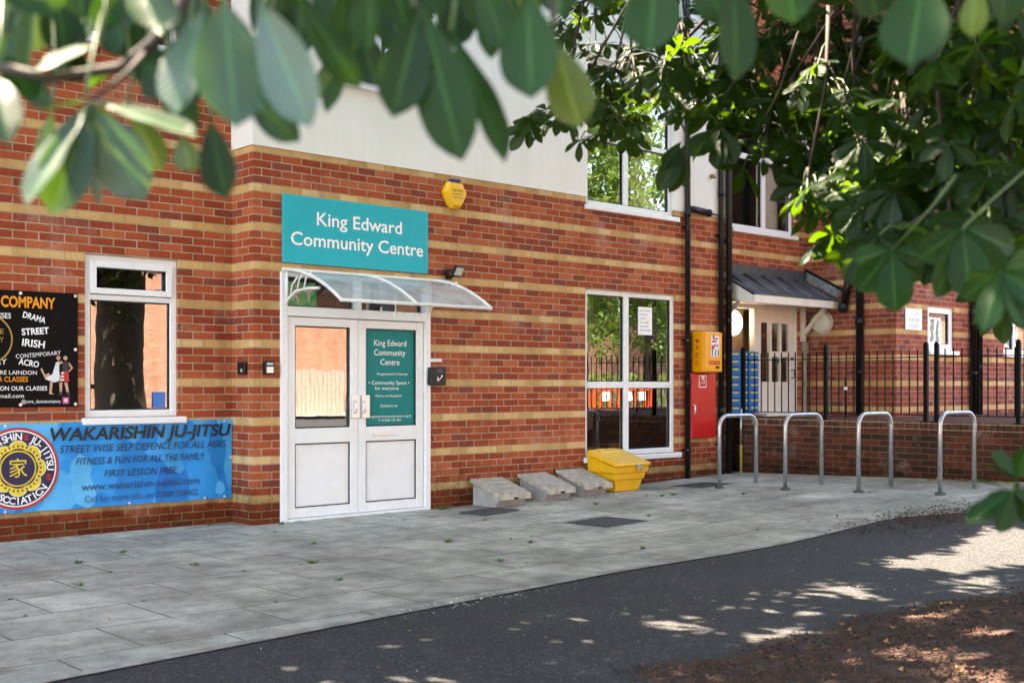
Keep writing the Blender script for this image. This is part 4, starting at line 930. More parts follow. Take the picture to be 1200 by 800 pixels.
def cover_plate(x, y, wx, wy, rz, label, dz=.006):
    t = tag(empty('ground_plate', (x, y, gz(x, y))), label, 'manhole cover', 'dark iron plates set in the paving')
    c, s_ = math.cos(R(rz)), math.sin(R(rz))
    def P(a, b, z): return (x + a * c - b * s_, y + a * s_ + b * c, gz(x + a * c - b * s_, y + a * s_ + b * c) + z)
    def slab(mb, a0, a1, b0, b1, z0, z1): return mb.hexa([P(a0, b0, z0), P(a1, b0, z0), P(a1, b1, z0), P(a0, b1, z0)], [P(a0, b0, z1), P(a1, b0, z1), P(a1, b1, z1), P(a0, b1, z1)])
    mb = MB(); e = .03; hx, hy = wx / 2, wy / 2
    for q in ((-hx, hx, -hy, -hy + e), (-hx, hx, hy - e, hy), (-hx, -hx + e, -hy + e, hy - e), (hx - e, hx, -hy + e, hy - e)): slab(mb, *q, -.01, dz)
    mb.build('plate_frame', M_steel, t)
    mb = MB(); slab(mb, -hx + e + .006, hx - e - .006, -hy + e + .006, hy - e - .006, -.01, dz + .001)
    n = int(wx / .07)
    for i in range(n):
        a = -hx + .06 + i * (wx - .12) / max(1, n - 1)
        slab(mb, a - .012, a + .012, -hy + .06, hy - .06, dz + .001, dz + .005)
    mb.build('plate', M_steel, t)
cover_plate(2.40, -.70, .55, .36, 8, 'raised dark ground plate in front of the first concrete cover box', .02)
cover_plate(2.62, -2.16, .62, .56, 2, 'dark manhole cover in the paving midway between the doors and the tarmac')
cover_plate(5.85, -.80, .62, .5, 0, 'dark manhole cover in the paving left of the nearest bike stand')
# yellow topped cable guard on the corner by the mailboxes
t = tag(empty('cable_guard', (7.55, -.12, gz(7.5, 0))), 'slim cable guard with yellow lower half in the corner by the blue mailboxes', 'cable guard')
MB().tube([(7.56, -.13, gz(7.5, 0)), (7.56, -.13, .50)], .018, 10).build('lower_tube', plain('faded_yellow', (.42, .30, .05), .6, var=.3, scale=20), t, smooth=True)
MB().tube([(7.56, -.13, .50), (7.56, -.13, 1.0)], .018, 10).build('upper_tube', M_galv, t, smooth=True)

# weeds in the joints and along the wall foot
def tufts(name, pts, mat, nb, h):
    mb = MB()
    for x, y, k in pts:
        for i in range(nb):
            a = random.uniform(0, 6.28); r_ = random.uniform(0, .03) * k; hh = h * k * random.uniform(.5, 1.2); ln = random.uniform(.01, .045) * k
            bx, by = x + r_ * math.cos(a), y + r_ * math.sin(a); z = gz(bx, by); w_ = .004 * k
            dx, dy = math.cos(a), math.sin(a)
            mb.add([(bx - dy * w_, by + dx * w_, z), (bx + dy * w_, by - dx * w_, z), (bx + dx * ln * .6 + dy * w_, by + dy * ln * .6 - dx * w_, z + hh * .7), (bx + dx * ln * .6 - dy * w_, by + dy * ln * .6 + dx * w_, z + hh * .7), (bx + dx * ln * 1.5, by + dy * ln * 1.5, z + hh)], [(0, 1, 2, 3), (3, 2, 4)])
    return tag(mb.build(name, mat, origin=(0, 0, 0)), 'small green weeds growing in the paving joints', 'weeds', kind='stuff')
wp = [(-1.6, -1.9, 1), (-.9, -2.4, 1.2), (-2.2, -1.2, 1), (-.3, -1.5, .9), (.6, -2.2, 1.2), (1.1, -2.7, 1), (.2, -3.3, 1), (-1.2, -3.2, .9), (1.9, -1.2, .8), (2.2, -.12, 1.3), (2.3, -.08, 1.2), (-.3, .3, .8), (3.6, -1.1, 1), (4.6, -1.2, 1), (4.75, -1.25, 1.2), (4.5, -1.05, .8), (-2.4, .2, 1), (.25, -.1, 1), (1.5, -3.6, .9), (3.2, -2.2, .8), (5.2, -1.9, 1), (-2.6, -2.2, 1), (-1.7, -.9, .9)]
for i in range(22): wp.append((random.uniform(-3.4, 6.5), -.6 * random.randint(0, 6) - .02 + random.uniform(-.02, .02), random.uniform(.25, .6)))
tufts('weeds', wp, M_grass, 18, .026)
def litter(name, n, gen, mat, size, label, cat, zf=gz, lift=.004):
    mb = MB()
    for i in range(n):
        x, y = gen(); L_ = size * random.uniform(.5, 1.5); W_ = L_ * random.uniform(.2, .6); a = random.uniform(0, 6.28); z = zf(x, y) + lift
        d = Vector((math.cos(a), math.sin(a), random.uniform(-.25, .45))); s_ = Vector((-math.sin(a), math.cos(a), random.uniform(-.3, .3))); p = Vector((x, y, z + .004))
        k = Vector((0, 0, L_ * random.uniform(.0, .25)))
        mb.add([p - d * L_ / 2 + k, p + s_ * W_ / 2, p + d * L_ / 2 + k, p - s_ * W_ / 2], [(0, 1, 3), (1, 2, 3)])
    return tag(mb.build(name, mat, origin=(0, 0, 0)), label, cat, kind='stuff')
def bed_pt():
    while True:
        x, y = random.uniform(-2.2, 3.2), random.uniform(-9.2, -6.2)
        if bed_in(x, y) > -.05 * random.random() ** 2 * 4: return x, y
litter('wood_chips', 30000, bed_pt, M_chip, .024, 'brown wood chips covering the tree bed', 'wood chips', bed_z, .008)
litter('wood_chips', 9000, bed_pt, M_mulch, .03, 'dark bark chips covering the tree bed', 'wood chips', bed_z, .008)
litter('bed_litter', 260, bed_pt, M_chip2, .035, 'dry leaves scattered over the tree bed', 'dry leaves', bed_z, .014)
def rust_pt():
    while True:
        x, y = random.gauss(4.5, .6), random.gauss(-4.55, .28)
        if -5.2 < y: return x, y
litter('leaf_litter', 2400, rust_pt, M_chip, .03, 'brown leaf litter gathered on the tarmac edge', 'leaf litter')
litter('leaf_litter', 150, lambda: (7.5 + random.gauss(0, .04), -3.5 + random.gauss(0, .35)), M_chip2, .06, 'yellow dry leaves against the foot of the retaining wall', 'leaf litter')
litter('leaf_litter', 260, lambda: (random.uniform(2.3, 5.0), random.choice((-.05, -.6)) + random.uniform(-.1, .06)), M_chip2, .035, 'dry leaves around the concrete cover boxes', 'leaf litter')
litter('leaf_litter', 240, lambda: (random.uniform(-3, 7), random.uniform(-6.2, -.2)), M_chip2, .022, 'stray leaf scraps on the paving and tarmac', 'leaf litter')
litter('grit_specks', 420, lambda: (random.uniform(-3.2, 6), random.uniform(-6, .2)), M_white, .011, 'pale specks of grit on the paving and tarmac', 'grit')
litter('grit_specks', 120, lambda: (random.gauss(-1.0, .35), random.gauss(-4.42, .06)), M_white, .018, 'white mortar crumbs along the paving edge', 'grit')
def foot_pt():
    x = random.uniform(-3, 4.6); return x, (.38 if x < -.02 else -.02) - abs(random.gauss(0, .03))
litter('leaf_litter', 700, foot_pt, M_bark, .02, 'dark dirt and leaf crumbs along the foot of the wall', 'leaf litter')

# ------------------------------------------------------------------ the horse chestnut tree
LV = [(0, .0), (.12, .22), (.3, .55), (.5, .86), (.66, 1.0), (.8, .88), (.92, .48), (1, .0)]
LV_S = [(0, .0), (.35, .62), (.66, 1.0), (.86, .72), (1, 0)]
class Leaves(MB):
    def __init__(s): super().__init__(); s.uv = []
    def leaflet(s, b, t, width, n, droop=.12, fold=.18, lv=LV, wave=0.):
        a = t - b; L_ = a.length; a.normalize(); sd_ = n.cross(a)
        if sd_.length < 1e-4: return
        sd_.normalize(); nn_ = a.cross(sd_); o = len(s.v); k = 0
        for v, hw in lv:
            c = b + a * (v * L_) - nn_ * (droop * L_ * v * v); h = width / 2 * hw
            wv = wave * width * math.sin(v * 17 + width * 90)
            if hw == 0: s.v.append(tuple(c)); s.uv.append((v, 0)); continue
            for q in (-1, 0, 1):
                s.v.append(tuple(c + sd_ * (q * h) + nn_ * (fold * h * abs(q) + wv * q))); s.uv.append((v, q))
        m_ = len(lv) - 2
        s.f.append((o, o + 1, o + 2)); s.f.append((o, o + 2, o + 3))
        for i in range(m_ - 1):
            p = o + 1 + i * 3; s.f += [(p, p + 3, p + 4, p + 1), (p + 1, p + 4, p + 5, p + 2)]
        p = o + 1 + (m_ - 1) * 3; e = p + 3; s.f += [(p, e, p + 1), (p + 1, e, p + 2)]
    def compound(s, c, out, n, size, lv=LV, k=None, stalk=None):
        """palmate leaf: leaflets fan from c in the plane of normal n, middle one along out"""
        out = (out - n * out.dot(n)).normalized(); sd_ = n.cross(out); k = k or random.choice((5, 5, 6, 7))
        for i in range(k):
            f_ = (i / (k - 1) - .5) * 2; th = f_ * R(118) + random.uniform(-.1, .1)
            L_ = size * (1 - .45 * abs(f_) ** 1.5) * random.uniform(.9, 1.1)
            d = out * math.cos(th) + sd_ * math.sin(th) - n * random.uniform(.05, .35)
            s.leaflet(c, c + d.normalized() * L_, L_ * random.uniform(.36, .46), (n + d * .1).normalized(), random.uniform(.05, .3), random.uniform(.05, .3), lv)
def at(x, y, Z): return CAM + Z * (FWD + RGT * ((x - 600) / 1380) + UP * ((451 - y) / 1380))
def pix(p):
    q = p - CAM; Z = q.dot(FWD); return (600 + 1380 * q.dot(RGT) / Z, 451 - 1380 * q.z / Z, Z) if Z > .1 else (-9999, -9999, Z)

tree = tag(empty('horse_chestnut_tree', (2.7, -8.0, 0)), 'large horse chestnut tree whose leafy branches hang across the top of the view', 'tree')
TP = Vector((2.7, -8.0, 0))
MB().tube([TP + Vector((0, 0, -.1)), TP + Vector((0, 0, .15)), TP + Vector((.02, .02, .6)), TP + Vector((-.03, .03, 1.6)), TP + Vector((.02, 0, 2.6)), TP + Vector((.0, .05, 3.3))], [.60, .50, .42, .39, .38, .40], 20).build('trunk', M_bark, tree, smooth=True)
top = TP + Vector((0, .05, 3.2))
limbs = [((2.0, -7.6, 4.2), (-.2, -7.0, 5.2), (-2.2, -6.9, 5.6)), ((1.4, -8.3, 4.2), (-1.8, -8.8, 4.9), (-4.2, -9.2, 5.0)), ((3.4, -7.3, 4.1), (3.8, -6.0, 5.3), (4.4, -4.6, 6.2)), ((3.4, -8.8, 4.3), (5.0, -9.3, 5.5), (6.9, -9.3, 6.2)), ((2.4, -9.0, 4.6), (1.4, -10.6, 6.0), (.6, -11.8, 6.8)), ((2.7, -7.9, 5.0), (2.4, -7.4, 7.2), (2.0, -6.8, 9.0)), ((2.2, -7.2, 4.6), (.6, -5.6, 6.2), (-1.6, -4.0, 7.2))]
for lb in limbs:
    pts = [top] + [Vector(p) for p in lb]; pp = []
    for i in range(len(pts) - 1):
        for k in range(4): pp.append(pts[i].lerp(pts[i + 1], k / 4) + Vector((random.uniform(-.06, .06), random.uniform(-.06, .06), random.uniform(-.05, .05))) * (i + k > 0))
    pp.append(pts[-1]); MB().tube(pp, [.19 - .155 * i / (len(pp) - 1) for i in range(len(pp))], 12).build('limb', M_bark, tree, smooth=True)

# where direct sun gets through to the ground (crown leaves left out along the sun's direction to make the patches)
GAPS = [(3.2, -5.80, .95, .36), (3.9, -5.70, .6, .42), (2.5, -5.55, .35, .16), (.63, -5.68, .15, .05), (.80, -5.76, .12, .05), (.45, -5.60, .10, .04), (.9, -5.62, .07, .03), (-.60, -5.66, .12, .05), (-.57, -6.22, .15, .05), (-.45, -6.33, .12, .03), (2.0, -6.2, .3, .07), (1.2, -5.82, .11, .04), (.62, -6.75, .24, .06), (1.75, -6.24, .14, .04), (1.0, -6.0, .1, .035), (.2, -6.0, .1, .03), (-2.35, -5.7, .13, .03), (.05, -7.2, .12, .05), (1.7, -7.3, .14, .06)]
RAYS = [at(*q) for q in ((715, 48, 6.3), (682, 66, 6.2), (770, 86, 5.9), (835, 86, 5.4), (793, 118, 5.5), (845, 66, 5.4), (985, 262, 4.6), (1030, 268, 4.3), (1060, 120, 4.8), (1105, 165, 4.5), (1085, 190, 4.2), (1000, 128, 4.8), (1150, 120, 4.4), (130, 110, 1.46), (180, 130, 1.44))]  # crown leaves also left out sunward of these points, so sun lights them
def sunny(p, mar):
    k = p.z / SUN.z; gx, gy = p.x - SUN.x * k, p.y - SUN.y * k
    for q in RAYS:
        d = p - q; t = d.dot(SUN)
        if t > .25 and (d - SUN * t).length < .24: return True
    return any(((gx - a) / (c + mar)) ** 2 + ((gy - b) / (d + mar)) ** 2 < 1 for a, b, c, d in GAPS)
def rnd_dir():
    while True:
        v = Vector((random.uniform(-1, 1), random.uniform(-1, 1), random.uniform(-1, 1)))
        if .05 < v.length < 1: return v.normalized()
# --- upper crown: thousands of palmate leaves in clumps over the street
crown = Leaves(); twigs = MB()
clumps = []
while len(clumps) < 420:
    u = random.uniform(-1, 1), random.uniform(-1, 1), random.uniform(-1, 1)
    if u[0] ** 2 + u[1] ** 2 + u[2] ** 2 > 1 or random.random() > (u[0] ** 2 + u[1] ** 2 + u[2] ** 2) + .35: continue
    p = Vector((1.0 + u[0] * 8.0, -8.3 + u[1] * 4.9, 6.4 + u[2] * 3.6))
    if p.y > -3.3 - .0 * p.z: continue
    clumps.append(p)
def in_frame(p, mar=60):
    x, y, Z = pix(p); m_ = mar + 1380 * .3 / max(Z, .5); return Z > .1 and -m_ < x < 1200 + m_ and -m_ < y < 800 + m_
ncr = 0
for c in clumps:
    for k in range(17):
        p = c + Vector((random.gauss(0, .48), random.gauss(0, .48), random.gauss(0, .34)))
        if p.z < 2.3 or in_frame(p): continue
        if sunny(p, .10): continue
        n = (Vector((0, 0, 1)) + rnd_dir() * .6).normalized(); o = (p - c + rnd_dir() * .2); o.z -= .1
        crown.compound(p, o, n, random.uniform(.19, .30), LV_S, 5); ncr += 1
# unseen leaf layers toward the building, added to shade tarmac and lower leaves
for layer in range(5):
    for i in range(66):
        for j in range(30):
            gx, gy = -7.0 + (i + random.random()) * .26, -12.2 + (j + random.random()) * .245
            if layer > 1 and gy < -7.6: continue
            h = random.uniform(4.7, 8.0)
            for tr in range(6):
                p = Vector((gx, gy, 0)) + SUN * (h / SUN.z)
                if not in_frame(p, 10): break
                h += .5
            else: continue
            if p.y > -1.0 or sunny(p, .13): continue
            crown.compound(p, rnd_dir(), (SUN + Vector((0, 0, .5)) + rnd_dir() * .7).normalized(), random.uniform(.24, .34), LV_S, 5)
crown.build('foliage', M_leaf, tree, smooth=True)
# --- boughs reaching into view: (x, y) of a cluster, spread, count, distance, leaf size
mid = Leaves(); bright = Leaves(); stalks = MB()
BL = [(705, 25, 70, 34, 30, 5.6, 7.6, .115), (745, 95, 44, 36, 26, 5.4, 6.8, .115), (690, 115, 40, 24, 22, 5.0, 6.4, .115), (648, 140, 24, 14, 8, 5.0, 6.0, .105), (720, 150, 34, 22, 14, 5.0, 6.2, .115), (790, 60, 50, 45, 20, 5.0, 6.5, .125), (800, 110, 34, 26, 9, 5.0, 6.0, .125), (862, 50, 50, 46, 24, 4.6, 6.2, .14), (866, 120, 42, 34, 15, 4.6, 5.8, .14),
      (915, 40, 50, 45, 24, 4.6, 6.2, .14), (925, 125, 34, 40, 9, 4.6, 5.6, .15), (900, 165, 40, 26, 12, 4.8, 5.8, .135), (985, 60, 60, 55, 22, 4.2, 6, .15), (990, 150, 55, 40, 32, 4.2, 6, .15), (960, 205, 40, 36, 15, 4.4, 5.8, .14), (1000, 215, 50, 36, 34, 4.0, 5.8, .15), (945, 225, 22, 30, 10, 4.2, 5.2, .14), (965, 110, 40, 50, 22, 4.4, 5.8, .15), (1120, 200, 60, 60, 40, 3.6, 5.4, .16), (1020, 265, 40, 26, 13, 3.6, 5.0, .15),
      (1060, 60, 60, 55, 42, 3.8, 5.8, .16), (1060, 150, 60, 50, 44, 3.8, 5.8, .16), (1075, 230, 55, 40, 36, 3.4, 5.2, .16), (1140, 60, 70, 60, 50, 3.4, 5.6, .16), (1150, 140, 60, 60, 44, 3.4, 5.6, .16), (1160, 220, 60, 45, 40, 3.0, 5.0, .16), (1110, 275, 60, 24, 16, 2.8, 4.0, .16), (1190, 285, 40, 40, 22, 2.8, 4.0, .16), (1230, 150, 40, 160, 50, 3, 5, .16),
      (560, 8, 60, 12, 9, 5.6, 7.2, .11), (420, 10, 14, 40, 6, 5.5, 6.5, .10), (455, 5, 40, 10, 5, 5.5, 6.5, .10), (1000, -60, 260, 60, 130, 3.6, 6, .16), (640, -50, 160, 40, 40, 4.5, 6.5, .13)]
BL = [(a, b, c, d, int(n * 1.3), e, f, g * (.86 if a > 940 else 1)) for a, b, c, d, n, e, f, g in BL]
for cx0, cy0, sx_, sy_, cnt, z0, z1, sz in BL:
    hub = at(cx0 + random.uniform(-10, 10), cy0 - sy_ * .8, (z0 + z1) / 2)
    for k in range(cnt):
        for tr in range(8):
            p = at(cx0 + max(-1.5, min(1.5, random.gauss(0, .62))) * sx_, cy0 + max(-1.4, min(1.3, random.gauss(0, .62))) * sy_, random.uniform(z0, z1))
            if not sunny(p, .05): break
        n = (Vector((0, 0, .9)) - FWD * random.uniform(.0, .9) + rnd_dir() * .65).normalized(); o = (p - hub).normalized() + Vector((0, 0, -.5)) + rnd_dir() * .35
        mid.compound(p, o, n, sz * random.uniform(.8, 1.2))
        q = p + (hub - p) * random.uniform(.3, .55)
        if (q - p).length > .02: stalks.tube([p, p.lerp(q, .5) + Vector((0, 0, .02)), q], .0035, 5, cap=False)
        if k % 4 == 0: twigs.tube([q, q.lerp(hub, .5) + Vector((0, 0, .03)), hub], [.004, .006, .009], 6)
    up_ = hub + Vector((random.uniform(-.2, .4), random.uniform(-.5, .2), random.uniform(.7, 1.3)))
    twigs.tube([hub, hub.lerp(up_, .5) + rnd_dir() * .06, up_], [.005, .007, .010], 7)
# drooping leaf by the upper window
for (bx, by, tx, ty, w_, Z) in [(805, 168, 772, 222, 26, 4.6), (803, 172, 788, 225, 24, 4.65), (800, 175, 800, 218, 20, 4.7), (798, 166, 778, 195, 18, 4.6), (812, 190, 822, 170, 20, 4.7), (845, 150, 808, 180, 30, 4.8), (850, 155, 838, 196, 26, 4.8), (846, 150, 862, 190, 24, 4.8)]:
    b = at(bx, by, Z); t_ = at(tx, ty, Z - .05); mid.leaflet(b, t_, w_ / 1380 * Z, (-FWD + rnd_dir() * .7 + Vector((0, 0, .4))).normalized(), .1, .2)
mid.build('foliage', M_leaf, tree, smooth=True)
# --- low twigs close to the camera, leaflet by leaflet: base, tip, width, distance, roll
NEAR = [(100, 118, 30, 240, 62, 1.45, 25), (104, 122, 62, 252, 66, 1.44, -15), (110, 124, 168, 234, 72, 1.46, 20), (116, 116, 232, 158, 56, 1.43, -35), (96, 112, 46, 128, 30, 1.5, 40), (104, 120, 118, 244, 40, 1.5, 50),
        (240, 8, 204, 132, 72, 1.4, 20), (262, -4, 276, 150, 96, 1.38, -22), (300, -6, 366, 150, 72, 1.36, 25), (284, 108, 350, 164, 42, 1.55, 30), (246, 140, 264, 232, 50, 1.55, 20), (318, 20, 300, 125, 44, 1.6, -45),
        (40, -6, 30, 88, 62, 1.6, 35), (-6, 85, 8, 165, 56, 1.35, 10), (118, 50, 38, 84, 46, 1.5, 25), (140, -20, 116, 38, 40, 1.55, -30), (160, -22, 190, 40, 62, 1.42, -20), (-20, -14, 78, 4, 50, 1.45, 20), (170, 66, 100, 100, 40, 1.62, 45), (170, 70, 196, 118, 44, 1.62, 20), (12, 40, -30, 90, 50, 1.5, -20),
        (345, -10, 422, 104, 46, 1.6, 35), (404, -20, 396, 86, 48, 1.7, -40), (415, 60, 384, 134, 36, 1.65, 30),
        (484, 8, 460, 138, 64, 1.5, -18), (504, 6, 540, 188, 76, 1.48, 22), (528, 36, 597, 186, 50, 1.55, -30), (618, -10, 622, 114, 76, 1.5, 15), (436, -30, 430, 60, 60, 1.6, 40), (470, -40, 520, 20, 40, 1.55, 0), (560, -40, 590, 60, 42, 1.62, 30), (560, 20, 575, 70, 30, 1.7, -30),
        (770, -40, 760, 62, 74, 1.55, 15), (858, -40, 866, 92, 56, 1.7, -20), (1082, -30, 1066, 78, 84, 1.6, 20), (812, -50, 850, 30, 50, 1.7, 35), (1010, -40, 1030, 20, 60, 1.7, 10),
        (20, -60, -4, 40, 70, 1.5, 30), (92, -60, 96, 22, 56, 1.7, -20), (150, -60, 140, 30, 60, 1.75, 20), (225, -60, 190, 30, 56, 1.65, 30), (330, -70, 330, 20, 54, 1.8, -20), (375, -60, 400, 30, 56, 1.8, 20), (445, -70, 480, 40, 60, 1.75, -20), (520, -60, 500, 24, 60, 1.75, 30), (570, -60, 560, 40, 56, 1.8, -30), (650, -70, 660, 20, 60, 1.8, 20), (700, -70, 705, 14, 54, 1.8, -20), (420, 30, 440, 100, 46, 1.9, 30), (220, 40, 190, 110, 50, 1.75, -20), (60, 40, 96, 96, 44, 1.8, 20), (20, 90, 60, 120, 36, 1.85, 40), (190, 95, 230, 150, 46, 1.7, 30), (330, 90, 310, 130, 40, 1.9, -20), (5, -20, 30, 70, 56, 1.75, 30), (66, -10, 78, 70, 54, 1.8, -25), (120, -10, 150, 66, 54, 1.85, 20), (100, 30, 60, 100, 48, 1.8, 35), (160, 20, 170, 100, 50, 1.8, -20), (215, -30, 236, 60, 56, 1.85, 25), (200, 50, 220, 128, 46, 1.9, -30), (300, -30, 326, 60, 56, 1.85, -20), (352, -20, 350, 70, 54, 1.9, 25), (390, -40, 420, 50, 54, 1.85, -15), (-10, 40, 40, 118, 46, 1.8, -30), (450, -30, 470, 60, 52, 1.9, 20), (540, -30, 530, 56, 52, 1.9, -25), (600, -30, 580, 50, 50, 1.9, 20), (920, -60, 930, 26, 60, 1.8, 20), (1180, -60, 1176, 30, 60, 1.8, -20)]
NEARY = [(212, 158, 226, 202, 42, 1.6, 30), (648, 44, 680, 150, 60, 1.55, 15), (40, -30, 44, 60, 60, 1.9, -30), (1146, -20, 1138, 44, 34, 1.7, 20), (90, -20, 100, 50, 44, 1.95, 15), (255, 60, 285, 130, 42, 1.95, -15), (395, 60, 380, 120, 40, 1.9, 10), (150, 125, 190, 200, 40, 1.7, -25), (60, 130, 52, 190, 36, 1.7, 30), (590, -20, 630, 30, 40, 1.9, 0)]
LOWR = [(1184, 574, 1132, 613, 29, 2.1, 20), (1186, 576, 1172, 624, 30, 2.1, -20), (1182, 572, 1150, 585, 24, 2.15, 40), (1188, 572, 1230, 592, 30, 2.1, 15), (1190, 556, 1163, 528, 28, 2.2, 20), (1192, 556, 1204, 524, 24, 2.2, -30), (1194, 558, 1150, 545, 20, 2.25, 40), (1192, 580, 1205, 612, 20, 2.2, 30),
        (1186, 570, 1196, 545, 24, 2.3, -50), (1180, 572, 1140, 560, 22, 2.3, 60), (1196, 565, 1176, 600, 30, 2.3, -40), (1205, 570, 1240, 560, 30, 2.2, 20)]
BIGR = [(1045, 294, 1050, 366, 46, 2.7, 15), (1043, 294, 1006, 342, 40, 2.72, -25), (1047, 294, 1078, 330, 34, 2.72, 30), (1040, 292, 1000, 306, 32, 2.75, -30), (1050, 290, 1090, 302, 30, 2.75, 40), (1128, 268, 1138, 352, 52, 2.4, 10), (1124, 268, 1098, 350, 40, 2.42, -30), (1132, 268, 1176, 336, 44, 2.42, 30), (1122, 266, 1078, 304, 40, 2.45, -30), (1134, 264, 1190, 292, 40, 2.45, 25), (1172, 320, 1152, 388, 34, 2.1, 20), (1174, 320, 1200, 388, 42, 2.1, -25), (1176, 318, 1226, 352, 42, 2.1, 20), (1168, 318, 1128, 350, 30, 2.15, -30), (1166, 314, 1136, 326, 24, 2.2, 20), (1180, 312, 1222, 306, 40, 2.1, 20)]
def near(name, lst, mat, wave=.04):
    lv = []
    fine = [(i / 14, 0) for i in range(15)]
    for v, _ in fine:
        h = 0 if v in (0, 1) else (v ** 1.15) * ((1 - v) ** .66) / .3775 * (1 - .35 * max(0, (v - .85) / .15))
        lv.append((v, h))
    groups = []
    for q in lst:   # leaflets that share a stalk end make one palmate leaf
        for g_ in groups:
            if abs(q[0] - g_[0][0]) + abs(q[1] - g_[0][1]) < 24 and abs(q[5] - g_[0][5]) < .13: g_.append(q); break
        else: groups.append([q])
    for g_ in groups:
        near_leaf(name, g_, mat, wave, lv); bx, by, Z = g_[0][0], g_[0][1], g_[0][5]
        if by < 150 and bx < 950: stalks.tube([at(bx, by, Z), at(bx + 6, by - 40, Z + .02), at(bx + random.uniform(-10, 30), by - 110, Z + .06)], .0022, 6)
def near_leaf(name, lst, mat, wave, lv):
    mb = Leaves(); hub = at(sum(q[0] for q in lst) / len(lst), sum(q[1] for q in lst) / len(lst), lst[0][5])
    for bx, by, tx, ty, w_, Z, roll in lst:
        b = at(bx, by, Z).lerp(hub, .85); t_ = at(tx, ty, Z + random.uniform(-.05, .03)); a = (t_ - b).normalized()
        n = (-FWD + Vector((0, 0, .55))).normalized(); n = Matrix.Rotation(R(roll), 3, a) @ n
        mb.leaflet(b, t_, w_ / 1380 * Z * 1.16, n, random.uniform(-.02, .06), random.uniform(.15, .3), lv, wave * .3)
    return mb.build(name, mat, tree, smooth=True)
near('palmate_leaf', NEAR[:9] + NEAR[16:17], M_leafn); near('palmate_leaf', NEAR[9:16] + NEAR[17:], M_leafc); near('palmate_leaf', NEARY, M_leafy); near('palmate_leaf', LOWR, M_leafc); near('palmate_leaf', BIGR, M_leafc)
# twigs and stalks that carry them
for pts, r0, r1 in (([(170, 62, 1.5), (150, 85, 1.48), (108, 118, 1.46)], .004, .003), ([(236, -60, 1.5), (212, 10, 1.5), (180, 50, 1.5), (140, 80, 1.52), (60, 92, 1.5), (-40, 70, 1.5)], .010, .006), ([(240, -60, 1.45), (250, -4, 1.42)], .004, .004), ([(300, -60, 1.45), (296, -2, 1.38)], .004, .003), ([(440, -80, 1.6), (490, 8, 1.5)], .004, .003), ([(610, -60, 1.6), (616, -6, 1.5)], .004, .003), ([(640, -60, 1.6), (650, 46, 1.55)], .004, .003)):
    P = [at(*p) for p in pts]; twigs.tube(P, [r0 + (r1 - r0) * i / (len(P) - 1) for i in range(len(P))], 8)
for pts in ([(1120, 205, 2.6), (1090, 245, 2.65), (1045, 294, 2.7)], [(1200, 200, 2.6), (1160, 236, 2.5), (1128, 268, 2.4)], [(1230, 250, 2.3), (1200, 296, 2.2), (1172, 320, 2.1)], [(1260, 590, 2.2), (1220, 574, 2.15), (1184, 574, 2.1)], [(1250, 560, 2.3), (1192, 556, 2.2)]):
    P = [at(*p) for p in pts]; stalks.tube(P, .0026, 7)
for pts, r in (([(1320, 190, 4.5), (1180, 196, 4.4), (1080, 178, 4.4), (1000, 160, 4.6)], .02), ([(1260, 60, 4.2), (1130, 110, 4.4), (1040, 150, 4.8), (960, 175, 5.0)], .014), ([(1000, -60, 5), (935, 40, 5), (912, 110, 5), (890, 150, 5)], .008), ([(900, -60, 5.6), (820, 30, 5.6), (770, 80, 5.8), (700, 130, 6)], .012), ([(820, -50, 6.2), (730, 20, 6.4), (700, 60, 6.4)], .01)):
    P = [at(*p) for p in pts]; twigs.tube(P, [r * (1 - .6 * i / (len(P) - 1)) for i in range(len(P))], 8)
# boughs that tie the low sprays back to the trunk
for a, b, c in ((at(236, -60, 1.5), Vector((-4.2, -8.6, 3.2)), Vector((-4.2, -9.2, 5.0))), (at(440, -80, 1.6), Vector((-3.9, -8.6, 3.4)), Vector((-4.2, -9.2, 5.0))), (at(1320, 190, 4.5), Vector((.6, -8.2, 2.6)), top), (at(1260, 60, 4.2), Vector((.2, -8.1, 3.2)), top), (at(900, -60, 5.6), Vector((-.6, -6.6, 4.2)), Vector((-.2, -7.0, 5.2))), (at(820, -50, 6.2), Vector((-.9, -6.4, 4.4)), Vector((-.2, -7.0, 5.2))), (at(1000, -60, 5), Vector((-.3, -7.1, 4.0)), Vector((-.2, -7.0, 5.2))), (at(1260, 590, 2.2), Vector((-2.6, -9.2, 1.5)), TP + Vector((-.3, -.1, 1.3))), (at(1250, 560, 2.3), Vector((-2.6, -9.2, 1.5)), TP + Vector((-.3, -.1, 1.3)))):
    twigs.tube([a, a.lerp(b, .5) + Vector((0, 0, .05)), b, b.lerp(c, .5) + Vector((0, 0, -.05)), c], [.010, .014, .02, .03, .04], 8)
twigs.build('twig', M_twig, tree, smooth=True); stalks.build('leaf_stalk', M_petiole, tree, smooth=True)

